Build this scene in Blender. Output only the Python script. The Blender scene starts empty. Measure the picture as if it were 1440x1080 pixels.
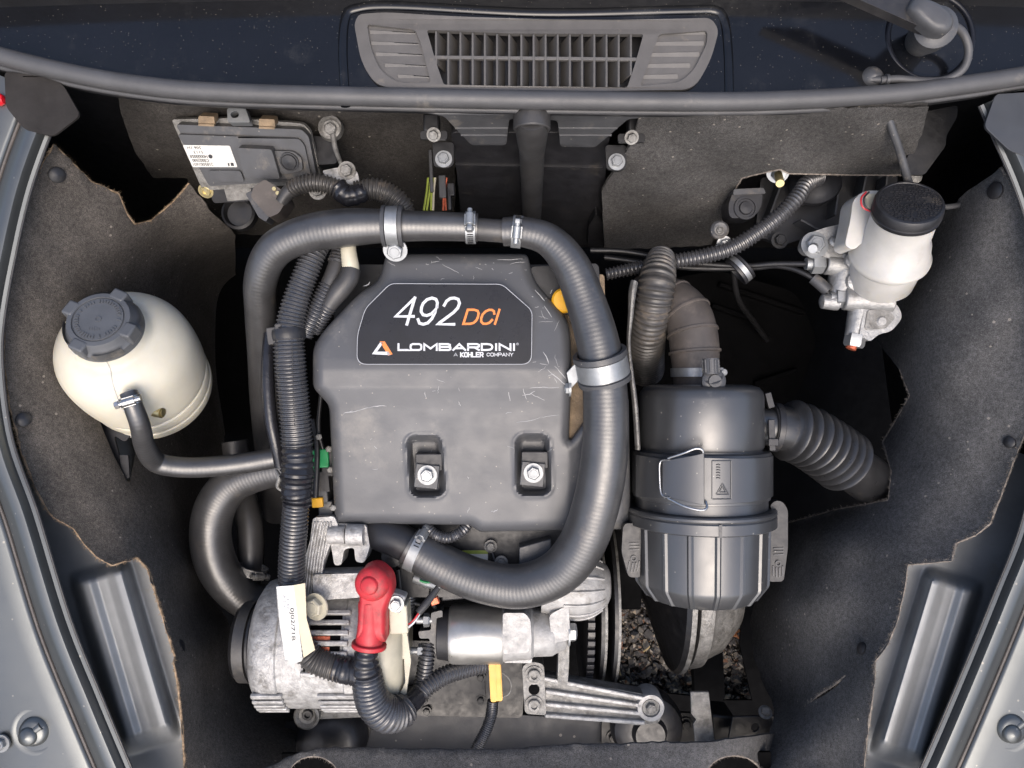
import bpy, bmesh, math, random
import numpy as np
from mathutils import Vector, Matrix
from mathutils.geometry import tessellate_polygon, delaunay_2d_cdt
random.seed(7)
rng = np.random.default_rng(7)
scene = bpy.context.scene
COL = scene.collection
# ------------------------------------------------------------------ camera, sky, sun, exposure
TILT = math.radians(15)
FPX = 1067.0                     # focal length in photo pixels (1440 wide)
D0 = 0.78                        # metres from the lens to the engine cover
RT = Vector((1, 0, 0))
UP = Vector((0, math.cos(TILT), math.sin(TILT)))
NV = Vector((0, -math.sin(TILT), math.cos(TILT)))
CAM = Vector((0, 0, 0.72)) + NV * D0
cd = bpy.data.cameras.new('camera')
cam = bpy.data.objects.new('camera', cd); COL.objects.link(cam)
cam.location = CAM; cam.rotation_euler = (TILT, 0, 0)
cd.sensor_width = 36; cd.lens = 36 * FPX / 1440; cd.clip_start = 0.01; cd.clip_end = 200
scene.camera = cam
SUN_EL, SUN_AZ = math.radians(52), math.radians(176)      # azimuth clockwise from +Y
world = bpy.data.worlds.new('World'); scene.world = world; world.use_nodes = True
wn = world.node_tree.nodes; wl = world.node_tree.links
sky = wn.new('ShaderNodeTexSky'); sky.sky_type = 'NISHITA'; sky.sun_disc = False
sky.sun_elevation = SUN_EL; sky.sun_rotation = SUN_AZ
sky.air_density = 0.85; sky.dust_density = 4.5; sky.ozone_density = 1.0
wl.new(sky.outputs[0], wn['Background'].inputs[0]); wn['Background'].inputs[1].default_value = 0.15
sd = bpy.data.lights.new('sun', 'SUN'); sd.energy = 0.62; sd.angle = math.radians(50); sd.color = (1, .965, .92)
sun = bpy.data.objects.new('sun', sd); COL.objects.link(sun)
sdir = Vector((math.sin(SUN_AZ) * math.cos(SUN_EL), math.cos(SUN_AZ) * math.cos(SUN_EL), math.sin(SUN_EL)))
sun.rotation_euler = sdir.to_track_quat('Z', 'Y').to_euler(); sun.location = (2, -1, 4)
scene.view_settings.view_transform = 'Standard'; scene.view_settings.look = 'None'
scene.view_settings.exposure = 1.08; scene.view_settings.gamma = 1
scene.cycles.max_bounces = 8

# ------------------------------------------------------------------ positions
def P(px, py, h=0.0):            # photo pixel + metres above the cover plane -> world point
    return CAM + (RT * ((px - 720) / FPX) + UP * ((540 - py) / FPX) - NV) * (D0 - h)
def mpp(h=0.0): return (D0 - h) / FPX
def PY(px, py, y):               # photo pixel on the upright plane at world y
    d = RT * ((px - 720) / FPX) + UP * ((540 - py) / FPX) - NV
    return CAM + d * ((y - CAM.y) / d.y)
def PZ(px, py, z):
    d = RT * ((px - 720) / FPX) + UP * ((540 - py) / FPX) - NV
    return CAM + d * ((z - CAM.z) / d.z)

# ------------------------------------------------------------------ materials
MATS = {}
def mat(name, col, rough=.5, metal=0., var=.25, vs=60, bump=.15, bs=350, rv=.15, spec=.5, coat=0, dust=None, damt=.0, ds=25, speck=0, sss=0, rings=0, felt=0, island=0):
    m = bpy.data.materials.new(name); m.use_nodes = True
    n = m.node_tree.nodes; l = m.node_tree.links; b = n['Principled BSDF']
    tc = n.new('ShaderNodeTexCoord')
    def noise(scale, detail=6, r=.6):
        t = n.new('ShaderNodeTexNoise'); t.inputs['Scale'].default_value = scale; t.inputs['Detail'].default_value = detail
        t.inputs['Roughness'].default_value = r; l.new(tc.outputs['Object'], t.inputs['Vector']); return t
    def mix(fac, a, c):
        x = n.new('ShaderNodeMix'); x.data_type = 'RGBA'
        l.new(fac, x.inputs[0])
        for i, v in ((6, a), (7, c)):
            if isinstance(v, tuple): x.inputs[i].default_value = (*v, 1)
            else: l.new(v, x.inputs[i])
        return x.outputs[2]
    def ramp(sock, lo, hi, a=0., bb=1.):
        x = n.new('ShaderNodeMapRange'); x.inputs[1].default_value = lo; x.inputs[2].default_value = hi
        x.inputs[3].default_value = a; x.inputs[4].default_value = bb; l.new(sock, x.inputs[0]); return x.outputs[0]
    t1 = noise(vs)
    lo = tuple(c * (1 - var) for c in col); hi = tuple(min(1, c * (1 + var)) for c in col)
    c = mix(ramp(t1.outputs[0], .3, .7), lo, hi)
    if island:
        g = n.new('ShaderNodeNewGeometry'); cr = n.new('ShaderNodeValToRGB')
        l.new(g.outputs['Random Per Island'], cr.inputs[0])
        el = cr.color_ramp.elements; cr.color_ramp.interpolation = 'CONSTANT'
        cols = [(0, (.07, .066, .066)), (.3, (.14, .13, .12)), (.5, (.22, .19, .16)), (.66, (.09, .085, .09)), (.78, (.34, .28, .21)), (.88, (.26, .14, .09)), (.94, (.5, .45, .38))]
        el[0].position = 0; el[0].color = (*cols[0][1], 1); el[1].position = cols[1][0]; el[1].color = (*cols[1][1], 1)
        for p_, cc in cols[2:]:
            e = el.new(p_); e.color = (*cc, 1)
        c = cr.outputs[0]
    if felt:
        tf = noise(1100, 3, .7); tg_ = noise(240, 6, .75); mf = n.new('ShaderNodeMath'); mf.operation = 'MULTIPLY'
        l.new(ramp(tf.outputs[0], .3, .7, .45, 1.65), mf.inputs[0]); l.new(ramp(tg_.outputs[0], .3, .7, .6, 1.4), mf.inputs[1])
        vm_ = n.new('ShaderNodeVectorMath'); vm_.operation = 'SCALE'; l.new(c, vm_.inputs[0]); l.new(mf.outputs[0], vm_.inputs['Scale']); c = vm_.outputs[0]
    if dust:
        t2 = noise(ds, 8, .7)
        c = mix(ramp(t2.outputs[0], .62 - damt, .80 - damt * .6), c, dust)
    if speck:
        v = n.new('ShaderNodeTexVoronoi'); v.inputs['Scale'].default_value = speck; l.new(tc.outputs['Object'], v.inputs['Vector'])
        lt = n.new('ShaderNodeMath'); lt.operation = 'LESS_THAN'; lt.inputs[1].default_value = .13; l.new(v.outputs['Distance'], lt.inputs[0])
        sx = n.new('ShaderNodeSeparateColor'); l.new(v.outputs['Color'], sx.inputs[0])
        gt = n.new('ShaderNodeMath'); gt.operation = 'GREATER_THAN'; gt.inputs[1].default_value = .80; l.new(sx.outputs[0], gt.inputs[0])
        mu = n.new('ShaderNodeMath'); mu.operation = 'MULTIPLY'; l.new(lt.outputs[0], mu.inputs[0]); l.new(gt.outputs[0], mu.inputs[1])
        mu2 = n.new('ShaderNodeMath'); mu2.operation = 'MULTIPLY'; mu2.inputs[1].default_value = .38; l.new(mu.outputs[0], mu2.inputs[0])
        c = mix(mu2.outputs[0], c, (.42, .38, .32))
    l.new(c, b.inputs['Base Color'])
    t3 = noise(vs * 2.3)
    l.new(ramp(t3.outputs[0], .3, .7, max(.03, rough - rv), min(1, rough + rv)), b.inputs['Roughness'])
    b.inputs['Metallic'].default_value = metal; b.inputs['Specular IOR Level'].default_value = spec
    if coat: b.inputs['Coat Weight'].default_value = coat; b.inputs['Coat Roughness'].default_value = .08
    if sss:
        b.inputs['Subsurface Weight'].default_value = sss; b.inputs['Subsurface Radius'].default_value = (.012, .010, .006)
        b.inputs['Subsurface Scale'].default_value = 1
    if bump or rings:
        t4 = noise(bs, 5, .65); hgt = t4.outputs[0]
        bn = n.new('ShaderNodeBump'); bn.inputs['Strength'].default_value = bump; bn.inputs['Distance'].default_value = .001
        l.new(hgt, bn.inputs['Height']); out = bn.outputs[0]
        if rings:
            uv = n.new('ShaderNodeUVMap'); s = n.new('ShaderNodeSeparateXYZ'); l.new(uv.outputs[0], s.inputs[0])
            mm = n.new('ShaderNodeMath'); mm.operation = 'MULTIPLY'; mm.inputs[1].default_value = 2 * math.pi / rings; l.new(s.outputs[0], mm.inputs[0])
            t5 = noise(45, 2); ad = n.new('ShaderNodeMath'); ad.operation = 'MULTIPLY_ADD'; ad.inputs[1].default_value = 2.5; l.new(t5.outputs[0], ad.inputs[0]); l.new(mm.outputs[0], ad.inputs[2])
            sn = n.new('ShaderNodeMath'); sn.operation = 'SINE'; l.new(ad.outputs[0], sn.inputs[0])
            b2 = n.new('ShaderNodeBump'); b2.inputs['Strength'].default_value = .05; b2.inputs['Distance'].default_value = .0007
            l.new(sn.outputs[0], b2.inputs['Height']); l.new(out, b2.inputs['Normal']); out = b2.outputs[0]
        l.new(out, b.inputs['Normal'])
    MATS[name] = m; return m
DUST = (.20, .165, .125)
mat('cover_plastic', (.066, .068, .073), .42, 0, .12, 11, .12, 900, .12, dust=(.15, .142, .13), damt=.05, ds=9, speck=180)
mat('nameplate_black', (.008, .009, .013), .30, 0, .2, 40, .02, 500, .05, spec=.25)
mat('print_white', (.50, .51, .53), .4, 0, .05, 60, .0)
mat('print_orange', (.62, .17, .025), .4, 0, .05, 60, .0)
mat('print_grey', (.30, .31, .33), .4, 0, .05, 60, .0)
mat('print_black', (.02, .02, .022), .5, 0, .05, 60, .0)
mat('hose_rubber', (.034, .0335, .034), .36, 0, .25, 40, .10, 700, .06, spec=1.0, rings=.0044, dust=(.10, .085, .07), damt=.03, ds=30)
mat('hose_plain', (.038, .037, .037), .42, 0, .25, 40, .12, 600, .1, dust=(.09, .08, .065), damt=.04, ds=25)
mat('bellows_rubber', (.022, .022, .023), .36, 0, .25, 40, .12, 600, .1, spec=.7, dust=(.07, .06, .05), damt=.02, ds=25)
mat('conduit', (.045, .045, .048), .28, 0, .2, 60, .05, 500, .08, spec=.9, dust=(.12, .10, .08), damt=.0, ds=40)
mat('conduit_dusty', (.055, .052, .049), .40, 0, .3, 60, .08, 500, .1, dust=(.16, .13, .10), damt=.08, ds=60)
mat('tape', (.016, .016, .019), .20, 0, .2, 50, .5, 130, .06)
mat('black_plastic', (.016, .016, .018), .42, 0, .3, 50, .1, 500, .12, dust=(.08, .07, .058), damt=.03, ds=22)
mat('black_metal', (.009, .009, .010), .45, .0, .3, 40, .12, 400, .12, dust=(.03, .026, .022), damt=.03, ds=20)
mat('pan_black', (.0024, .0024, .0027), .85, 0, .3, 40, .12, 400, .1, spec=.06)  # near-black: the deep shade of the bay is put into this colour
mat('grey_plastic', (.052, .053, .056), .42, 0, .15, 50, .15, 700, .10, dust=(.16, .14, .115), damt=.05, ds=30, speck=160)
mat('filter_plastic', (.034, .035, .037), .33, 0, .10, 25, .06, 800, .05, spec=1.0, dust=(.17, .16, .14), damt=-.02, ds=12, speck=170)
mat('elbow_rubber', (.072, .062, .055), .55, 0, .2, 40, .12, 500, .1, dust=(.14, .118, .10), damt=.08, ds=30)
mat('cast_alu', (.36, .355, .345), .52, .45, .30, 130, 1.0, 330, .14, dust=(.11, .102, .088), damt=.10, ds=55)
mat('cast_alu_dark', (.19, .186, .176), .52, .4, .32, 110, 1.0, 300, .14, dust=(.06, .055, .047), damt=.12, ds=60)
mat('alu_clean', (.33, .325, .315), .56, .35, .22, 90, .6, 350, .12, dust=(.13, .115, .09), damt=.05, ds=40)
mat('steel', (.42, .42, .42), .33, .95, .15, 80, .08, 400, .1)
mat('zinc', (.29, .30, .305), .46, .7, .15, 70, .12, 300, .1, dust=(.45, .42, .36), damt=.0, ds=70)
mat('yellow_zinc', (.60, .50, .26), .32, .9, .15, 70, .1, 300, .1)
mat('starter_can', (.40, .39, .365), .36, .8, .25, 24, .1, 300, .1, dust=(.12, .10, .075), damt=.0, ds=18)
mat('tank_plastic', (.55, .52, .43), .38, 0, .10, 14, .06, 260, .08, sss=.6, dust=(.44, .39, .28), damt=-.02, ds=16)
mat('tank_cloudy', (.44, .43, .405), .36, 0, .14, 25, .06, 260, .08, sss=.5, dust=(.36, .31, .27), damt=.0, ds=30)
mat('cap_grey', (.075, .079, .085), .45, 0, .12, 50, .15, 700, .06, dust=(.2, .18, .16), damt=-.03)
mat('felt_brown', (.074, .067, .060), .95, 0, .22, 16, 1.0, 900, .04, spec=.15, dust=(.19, .165, .14), damt=.05, ds=420, speck=90, felt=1)  # browner felt tone for the tank-side liner
mat('felt_dark', (.076, .075, .075), .95, 0, .2, 16, 1.0, 900, .04, spec=.15, dust=(.18, .175, .165), damt=.05, ds=420, speck=90, felt=1)
mat('felt_wall_grey', (.058, .056, .054), .95, 0, .25, 16, 1.0, 900, .04, spec=.15, dust=(.14, .125, .11), damt=.05, ds=420, speck=110, felt=1)
mat('felt_wall', (.040, .037, .034), .95, 0, .3, 16, 1.0, 900, .04, spec=.15, dust=(.10, .085, .07), damt=.04, ds=420, speck=90, felt=1)
mat('felt_fibre', (.26, .19, .125), .9, 0, .5, 300, .0, spec=.1)
mat('felt_fibre_grey', (.20, .175, .15), .9, 0, .5, 300, .0, spec=.1)
mat('body_silver', (.125, .132, .132), .36, .75, .05, 14, .04, 900, .06, dust=(.22, .21, .19), damt=-.04, ds=7, speck=120)
mat('body_inner', (.19, .197, .20), .46, .25, .15, 20, .05, 400, .08, dust=(.17, .15, .12), damt=.0, ds=14)
mat('cowl_black', (.004, .0045, .006), .14, 0, .3, 12, .02, 250, .05, spec=.45, dust=(.022, .022, .022), damt=.06, ds=16, speck=420)
mat('seal_rubber', (.058, .058, .060), .5, 0, .15, 30, .15, 500, .06, dust=(.16, .145, .125), damt=.02, ds=18)
mat('grille_plastic', (.085, .080, .075), .52, 0, .12, 60, .15, 600, .06, dust=(.2, .17, .135), damt=.0, ds=40)
mat('red_rubber', (.42, .020, .028), .52, 0, .2, 50, .2, 400, .1, dust=(.13, .035, .03), damt=.12, ds=45)
mat('cream_plastic', (.42, .39, .30), .42, 0, .12, 60, .1, 400, .08)
mat('tag_white', (.55, .545, .51), .55, 0, .06, 60, .1, 300, .05)
mat('tag_cream', (.52, .45, .31), .55, 0, .06, 60, .1, 300, .05)
mat('yellow_plastic', (.58, .30, .015), .38, 0, .1, 60, .08, 300, .05)
mat('green_plastic', (.01, .22, .07), .4, 0, .1, 60, .05, 300)
mat('copper', (.50, .13, .07), .4, .6, .4, 300, .4, 500, .1)
mat('tan_rust', (.20, .145, .09), .75, 0, .4, 60, .8, 300, .1)
mat('gravel', (.1, .09, .08), .85, 0, .2, 80, .3, 600, .08, island=1)
mat('soil', (.05, .043, .037), .95, 0, .5, 60, .9, 200, .04)
mat('straw', (.50, .38, .20), .7, 0, .3, 200, .0)
mat('grass', (.10, .19, .03), .7, 0, .5, 40, .0)
mat('red_lamp', (.6, .01, .02), .2, 0, .1, 60, .0)
mat('wire_red', (.45, .02, .03), .4, 0, .1, 60, 0)
mat('wire_green', (.25, .30, .05), .4, 0, .2, 60, 0)
mat('frame_blue', (.022, .025, .033), .5, 0, .25, 15, .15, 300, .1, speck=60)
mat('dust_mark', (.30, .30, .30), .7, 0, .3, 90, 0)

# ------------------------------------------------------------------ mesh builder
class MB:
    def __init__(s): s.v = []; s.f = []; s.uv = {}
    def add(s, vs, fs, uvs=None):
        o = len(s.v); s.v += [tuple(v) for v in vs]
        for f in fs: s.f.append(tuple(i + o for i in f))
        if uvs:
            for i, u in enumerate(uvs): s.uv[o + i] = u
        return s
    def build(s, name, m, parent=None, bevel=0, seg=2, angle=38, recalc=True, subd=0):
        me = bpy.data.meshes.new(name); me.from_pydata(s.v, [], s.f)
        if recalc:
            bm = bmesh.new(); bm.from_mesh(me); bmesh.ops.recalc_face_normals(bm, faces=bm.faces); bm.to_mesh(me); bm.free()
        if s.uv:
            ul = me.uv_layers.new(name='UVMap')
            for lp in me.loops: ul.data[lp.index].uv = s.uv.get(lp.vertex_index, (0, 0))
        me.shade_smooth(); me.set_sharp_from_angle(angle=math.radians(angle))
        me.materials.append(MATS[m])
        o = bpy.data.objects.new(name, me); COL.objects.link(o)
        if bevel:
            b = o.modifiers.new('bevel', 'BEVEL'); b.width = bevel; b.segments = seg; b.limit_method = 'ANGLE'; b.angle_limit = math.radians(35)
            b.harden_normals = False
        if subd:
            b = o.modifiers.new('sub', 'SUBSURF'); b.levels = b.render_levels = subd
        if parent: o.parent = parent
        return o
ROOTS = []
def thing(name, label, cat, group=None):
    o = bpy.data.objects.new(name, None); COL.objects.link(o); o['label'] = label; o['category'] = cat
    if group: o['group'] = group
    o.empty_display_size = .02; ROOTS.append(o); return o
def tag(o, label, cat, group=None):
    o['label'] = label; o['category'] = cat
    if group: o['group'] = group
    return o
def struct(o): o['kind'] = 'structure'; return o

def cr(pts, n=8, closed=False):      # Catmull-Rom through tuples (any dimension)
    A = [np.array(p, float) for p in pts]; out = []
    N = len(A)
    for i in range(N if closed else N - 1):
        p1, p2 = A[i], A[(i + 1) % N]
        p0 = A[i - 1] if (closed or i > 0) else 2 * p1 - p2
        p3 = A[(i + 2) % N] if (closed or i + 2 < N) else 2 * p2 - p1
        for k in range(n):
            t = k / n
            out.append(.5 * (2 * p1 + (p2 - p0) * t + (2 * p0 - 5 * p1 + 4 * p2 - p3) * t * t + (3 * p1 - p0 - 3 * p2 + p3) * t ** 3))
    if not closed: out.append(A[-1])
    return out
def resample(path, step):            # rows of xyz+r, even arc length
    A = np.array(path); d = np.linalg.norm(np.diff(A[:, :3], axis=0), axis=1); s = np.concatenate([[0], np.cumsum(d)])
    n = max(3, int(s[-1] / step) + 1); t = np.linspace(0, s[-1], n)
    return np.stack([np.interp(t, s, A[:, k]) for k in range(A.shape[1])], 1), t
def basis(ax):
    ax = Vector(ax).normalized(); r = Vector((0, 0, 1)) if abs(ax.z) < .9 else Vector((1, 0, 0))
    x = ax.cross(r).normalized(); return x, ax.cross(x).normalized(), ax
def sweep(mb, pts, step=.003, seg=20, rib=None, cap=True, smooth=8, flat=None):
    """pts: (Vector, radius m) control points; rib(s)->extra radius; flat=(vec, factor) squashes along a direction"""
    path = cr([(*p, r) for p, r in pts], smooth); A, t = resample(path, step)
    vs, fs, uv = [], [], []
    T = np.gradient(A[:, :3], axis=0); nx = None
    for i in range(len(A)):
        tg = Vector(T[i]).normalized()
        if nx is None: nx = basis(tg)[0]
        nx = (nx - tg * nx.dot(tg)).normalized(); ny = tg.cross(nx)
        r = A[i, 3] + (rib(t[i]) if rib else 0)
        for k in range(seg):
            a = 2 * math.pi * k / seg; off = (nx * math.cos(a) + ny * math.sin(a)) * r
            if flat: off = off - flat[0] * off.dot(flat[0]) * (1 - flat[1])
            vs.append(Vector(A[i, :3]) + off); uv.append((t[i], k / seg))
    for i in range(len(A) - 1):
        for k in range(seg):
            fs.append((i * seg + k, i * seg + (k + 1) % seg, (i + 1) * seg + (k + 1) % seg, (i + 1) * seg + k))
    if cap:
        fs.append(tuple(range(seg))[::-1]); fs.append(tuple((len(A) - 1) * seg + k for k in range(seg)))
    mb.add(vs, fs, uv); return mb
def ribs(pitch, amp, sharp=.5):
    def f(s):
        x = (s / pitch) % 1
        return amp * (1 if x < .55 else 0) * (math.sin(math.pi * x / .55) ** sharp) if x < .55 else 0
    return f
def tube_px(mb, pts, k=1, **kw):     # pts: (px, py, h, r_px)
    return sweep(mb, [(P(x, y, h), r * mpp(h) * k) for x, y, h, r in pts], **kw)
def lathe(mb, p0, ax, prof, seg=40, a0=0, a1=2 * math.pi, x=None, rmod=None):
    """prof: (t along axis in m, r in m)"""
    bx, by, ax = basis(ax)
    if x is not None: bx = (x - ax * x.dot(ax)).normalized(); by = ax.cross(bx)
    full = abs(a1 - a0 - 2 * math.pi) < 1e-6; n = seg if full else seg + 1
    vs, fs, uv = [], [], []
    for t, r in prof:
        for k in range(n):
            a = a0 + (a1 - a0) * k / seg; rr = r * (rmod(a, t) if rmod else 1)
            vs.append(p0 + ax * t + (bx * math.cos(a) + by * math.sin(a)) * rr); uv.append((t, k / seg))
    for i in range(len(prof) - 1):
        for k in range(seg):
            k2 = (k + 1) % n; fs.append((i * n + k, i * n + k2, (i + 1) * n + k2, (i + 1) * n + k))
    if full:
        if prof[0][1] > 1e-5: fs.append(tuple(range(n))[::-1])
        if prof[-1][1] > 1e-5: fs.append(tuple((len(prof) - 1) * n + k for k in range(n)))
    mb.add(vs, fs, uv); return mb
def cyl(mb, p0, p1, r, seg=24, r1=None):
    d = p1 - p0; return lathe(mb, p0, d, [(0, r), (d.length, r if r1 is None else r1)], seg)
def ring(mb, c, ax, r0, r1, w, seg=36):   # closed rectangular-section ring
    return lathe_closed(mb, c, ax, [(-w / 2, r0), (-w / 2, r1), (w / 2, r1), (w / 2, r0)], seg)
def lathe_closed(mb, c, ax, prof, seg=36):
    bx, by, ax = basis(ax); vs, fs = [], []; m = len(prof)
    for t, r in prof:
        for k in range(seg):
            a = 2 * math.pi * k / seg; vs.append(c + ax * t + (bx * math.cos(a) + by * math.sin(a)) * r)
    for i in range(m):
        j = (i + 1) % m
        for k in range(seg):
            k2 = (k + 1) % seg; fs.append((i * seg + k, i * seg + k2, j * seg + k2, j * seg + k))
    mb.add(vs, fs); return mb
def box(mb, c, hx, hy, hz):          # centre and three half-vectors
    vs = [c + hx * sx + hy * sy + hz * sz for sx in (-1, 1) for sy in (-1, 1) for sz in (-1, 1)]
    return mb.add(vs, [(0, 1, 3, 2), (4, 6, 7, 5), (0, 4, 5, 1), (2, 3, 7, 6), (0, 2, 6, 4), (1, 5, 7, 3)])
def rbox(mb, px, py, h, w, hh, d, rot=0):   # box facing the view plane: size in photo px, depth in m, top at h
    m = mpp(h); a = math.radians(rot); x = RT * math.cos(a) + UP * math.sin(a); y = UP * math.cos(a) - RT * math.sin(a)
    return box(mb, P(px, py, h) - NV * d / 2, x * (w * m / 2), y * (hh * m / 2), NV * (d / 2))
def hexhead(mb, c, ax, r, t, rot=0):
    bx, by, ax = basis(ax); prof = [(0, r), (t * .8, r), (t, r * .86)]; vs = []; fs = []
    for tt, rr in prof:
        for k in range(6):
            a = rot + k * math.pi / 3; vs.append(c + ax * tt + (bx * math.cos(a) + by * math.sin(a)) * rr)
    for i in range(2):
        for k in range(6): fs.append((i * 6 + k, i * 6 + (k + 1) % 6, (i + 1) * 6 + (k + 1) % 6, (i + 1) * 6 + k))
    fs.append(tuple(range(6))[::-1]); fs.append(tuple(12 + k for k in range(6)))
    return mb.add(vs, fs)
def bolt(parent, c, ax, r, t=.005, m='zinc', washer=True, rot=.3, name='bolt', socket=False):
    ax = Vector(ax).normalized(); mb = MB()
    if washer: cyl(mb, c - ax * .0005, c + ax * .0016, r * 1.45, 28)
    if socket:
        lathe(mb, c + ax * .001, ax, [(0, r), (t * .85, r), (t, r * .9), (t, r * .52), (t * .45, r * .5), (t * .45, 0)], 24)
    else:
        hexhead(mb, c + ax * .0014, ax, r, t, rot)
        lathe(mb, c + ax * (t + .001), ax, [(0, r * .62), (.0010, r * .55), (.0010, 0)], 20)
    return mb.build(name, m, parent, angle=30)
def fillet(poly, r, n=5):
    out = []; N = len(poly)
    for i in range(N):
        p = Vector(poly[i][:2]); a = Vector(poly[i - 1][:2]) - p; b = Vector(poly[(i + 1) % N][:2]) - p
        rr = poly[i][2] if len(poly[i]) > 2 else r
        d = min(rr, a.length * .45, b.length * .45)
        if d < .05: out.append(tuple(p)); continue
        A = p + a.normalized() * d; B = p + b.normalized() * d
        for k in range(n + 1):
            t = k / n; q = A * (1 - t) ** 2 + p * 2 * t * (1 - t) + B * t * t; out.append((q.x, q.y))
    return out
def plate(mb, polys, h, d, taper=1.0, hf=None):
    """outline (+ holes) in photo px at height h, d metres thick away from the viewer"""
    loops = [[Vector((x, y, 0)) for x, y in p] for p in polys]
    tris = tessellate_polygon(loops); flat = [v for lp in loops for v in lp]; n = len(flat)
    top = [P(v.x, v.y, hf(v.x, v.y) if hf else h) for v in flat]
    c = sum(top, Vector()) / n
    bot = [(c + (t - c) * taper) - NV * d for t in top]
    fs = [tuple(t) for t in tris] + [tuple(i + n for i in t[::-1]) for t in tris]; o = 0
    for lp in loops:
        m = len(lp)
        for k in range(m): fs.append((o + k, o + (k + 1) % m, n + o + (k + 1) % m, n + o + k))
        o += m
    return mb.add(top + bot, fs)
def tps(ctrl):
    C = np.array(ctrl, float); X = C[:, :2] / 100; n = len(X)
    def U(r): return np.where(r > 1e-9, r * r * np.log(r + 1e-12), 0)
    K = U(np.linalg.norm(X[:, None] - X[None], axis=2)) + np.eye(n) * .12
    Pm = np.hstack([np.ones((n, 1)), X]); A = np.zeros((n + 3, n + 3)); A[:n, :n] = K; A[:n, n:] = Pm; A[n:, :n] = Pm.T
    w = np.linalg.solve(A, np.concatenate([C[:, 2], np.zeros(3)]))
    def f(x, y):
        q = np.stack([np.asarray(x, float), np.asarray(y, float)], -1) / 100
        r = np.linalg.norm(q[..., None, :] - X, axis=-1)
        return U(r) @ w[:n] + w[n] + q @ w[n + 1:]
    return f
def pdist(poly, pts):                # distance of points to a closed polyline
    A = np.array(poly, float); B = np.roll(A, -1, 0); best = np.full(len(pts), 1e9)
    for a, b in zip(A, B):
        d = b - a; L = d @ d + 1e-12; t = np.clip(((pts - a) @ d) / L, 0, 1); best = np.minimum(best, np.linalg.norm(pts - a - t[:, None] * d, axis=1))
    return best
def inside(poly, pts):
    A = np.array(poly, float); B = np.roll(A, -1, 0); c = np.zeros(len(pts), bool)
    for (x1, y1), (x2, y2) in zip(A, B):
        m = (y1 > pts[:, 1]) != (y2 > pts[:, 1])
        with np.errstate(divide='ignore', invalid='ignore'): c ^= m & (pts[:, 0] < (x2 - x1) * (pts[:, 1] - y1) / (y2 - y1) + x1)
    return c
def densify(poly, step):
    out = []
    for i in range(len(poly)):
        a = np.array(poly[i][:2], float); b = np.array(poly[(i + 1) % len(poly)][:2], float); n = max(1, int(np.linalg.norm(b - a) / step))
        for k in range(n): out.append(tuple(a + (b - a) * k / n))
    return out
def dens_open(e, step):
    out = []
    for a, b in zip(e[:-1], e[1:]):
        a = np.array(a[:2], float); b = np.array(b[:2], float); n = max(1, int(np.linalg.norm(b - a) / step))
        for k in range(n): out.append(tuple(a + (b - a) * k / n))
    return out + [tuple(e[-1][:2])]
def field(mb, poly, hfun, step, skirt=0, holes=(), rings=(), jitter=0, thick=0):
    """height field over a px outline: hfun(x array, y array, distance to outline) -> h"""
    po = densify(poly, step); pts = list(po); edges = [(i, (i + 1) % len(po)) for i in range(len(po))]
    for hp in holes:
        hd = densify(hp, step); o = len(pts); pts += hd; edges += [(o + i, o + (i + 1) % len(hd)) for i in range(len(hd))]
    A = np.array(po); x0, y0 = A.min(0); x1, y1 = A.max(0)
    gx, gy = np.meshgrid(np.arange(x0, x1, step), np.arange(y0, y1, step)); G = np.stack([gx.ravel(), gy.ravel()], 1)
    if jitter: G = G + rng.uniform(-jitter, jitter, G.shape)
    d = pdist(po, G); lim = step * .7 if not rings else rings[-1] + step * .5
    G = G[inside(po, G) & (d > lim)]
    if rings:
        nrm = []
        for i in range(len(A)):
            t = A[(i + 1) % len(A)] - A[i - 1]; nn = np.array([-t[1], t[0]]); nrm.append(nn / (np.linalg.norm(nn) + 1e-9))
        nrm = np.array(nrm); test = A + nrm * .5; s = np.where(inside(po, test), 1, -1)[:, None]
        for r in rings:
            q = A + nrm * s * r; dd = pdist(po, q); q = q[inside(po, q) & (dd > r * .93)]; G = np.vstack([G, q])
    for hp in holes: G = G[~inside(hp, G) & (pdist(hp, G) > step * .5)]
    pts += [tuple(g) for g in G]
    vv, ee, ff, *_ = delaunay_2d_cdt([Vector(p) for p in pts], edges, [], 0, 1e-4)
    V = np.array([(v.x, v.y) for v in vv]); cen = np.array([V[list(f)].mean(0) for f in ff])
    ok = inside(po, cen)
    for hp in holes: ok &= ~inside(hp, cen)
    ff = [f for f, k in zip(ff, ok) if k]
    H = hfun(V[:, 0], V[:, 1], pdist(po, V))
    W = [P(x, y, h) for (x, y), h in zip(V, H)]
    fs = [tuple(f) for f in ff]
    if skirt or thick:
        cnt = {}
        for f in fs:
            for i in range(len(f)):
                e = (f[i], f[(i + 1) % len(f)]); cnt[tuple(sorted(e))] = cnt.get(tuple(sorted(e)), []) + [e]
        n = len(W); dn = skirt or thick; low = {}
        for k, es in list(cnt.items()):
            if len(es) == 1:
                a, b = es[0]
                for q in (a, b):
                    if q not in low: low[q] = len(W); W.append(W[q] - NV * dn)
                fs.append((b, a, low[a], low[b]))
    mb.add(W, fs); return mb
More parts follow.
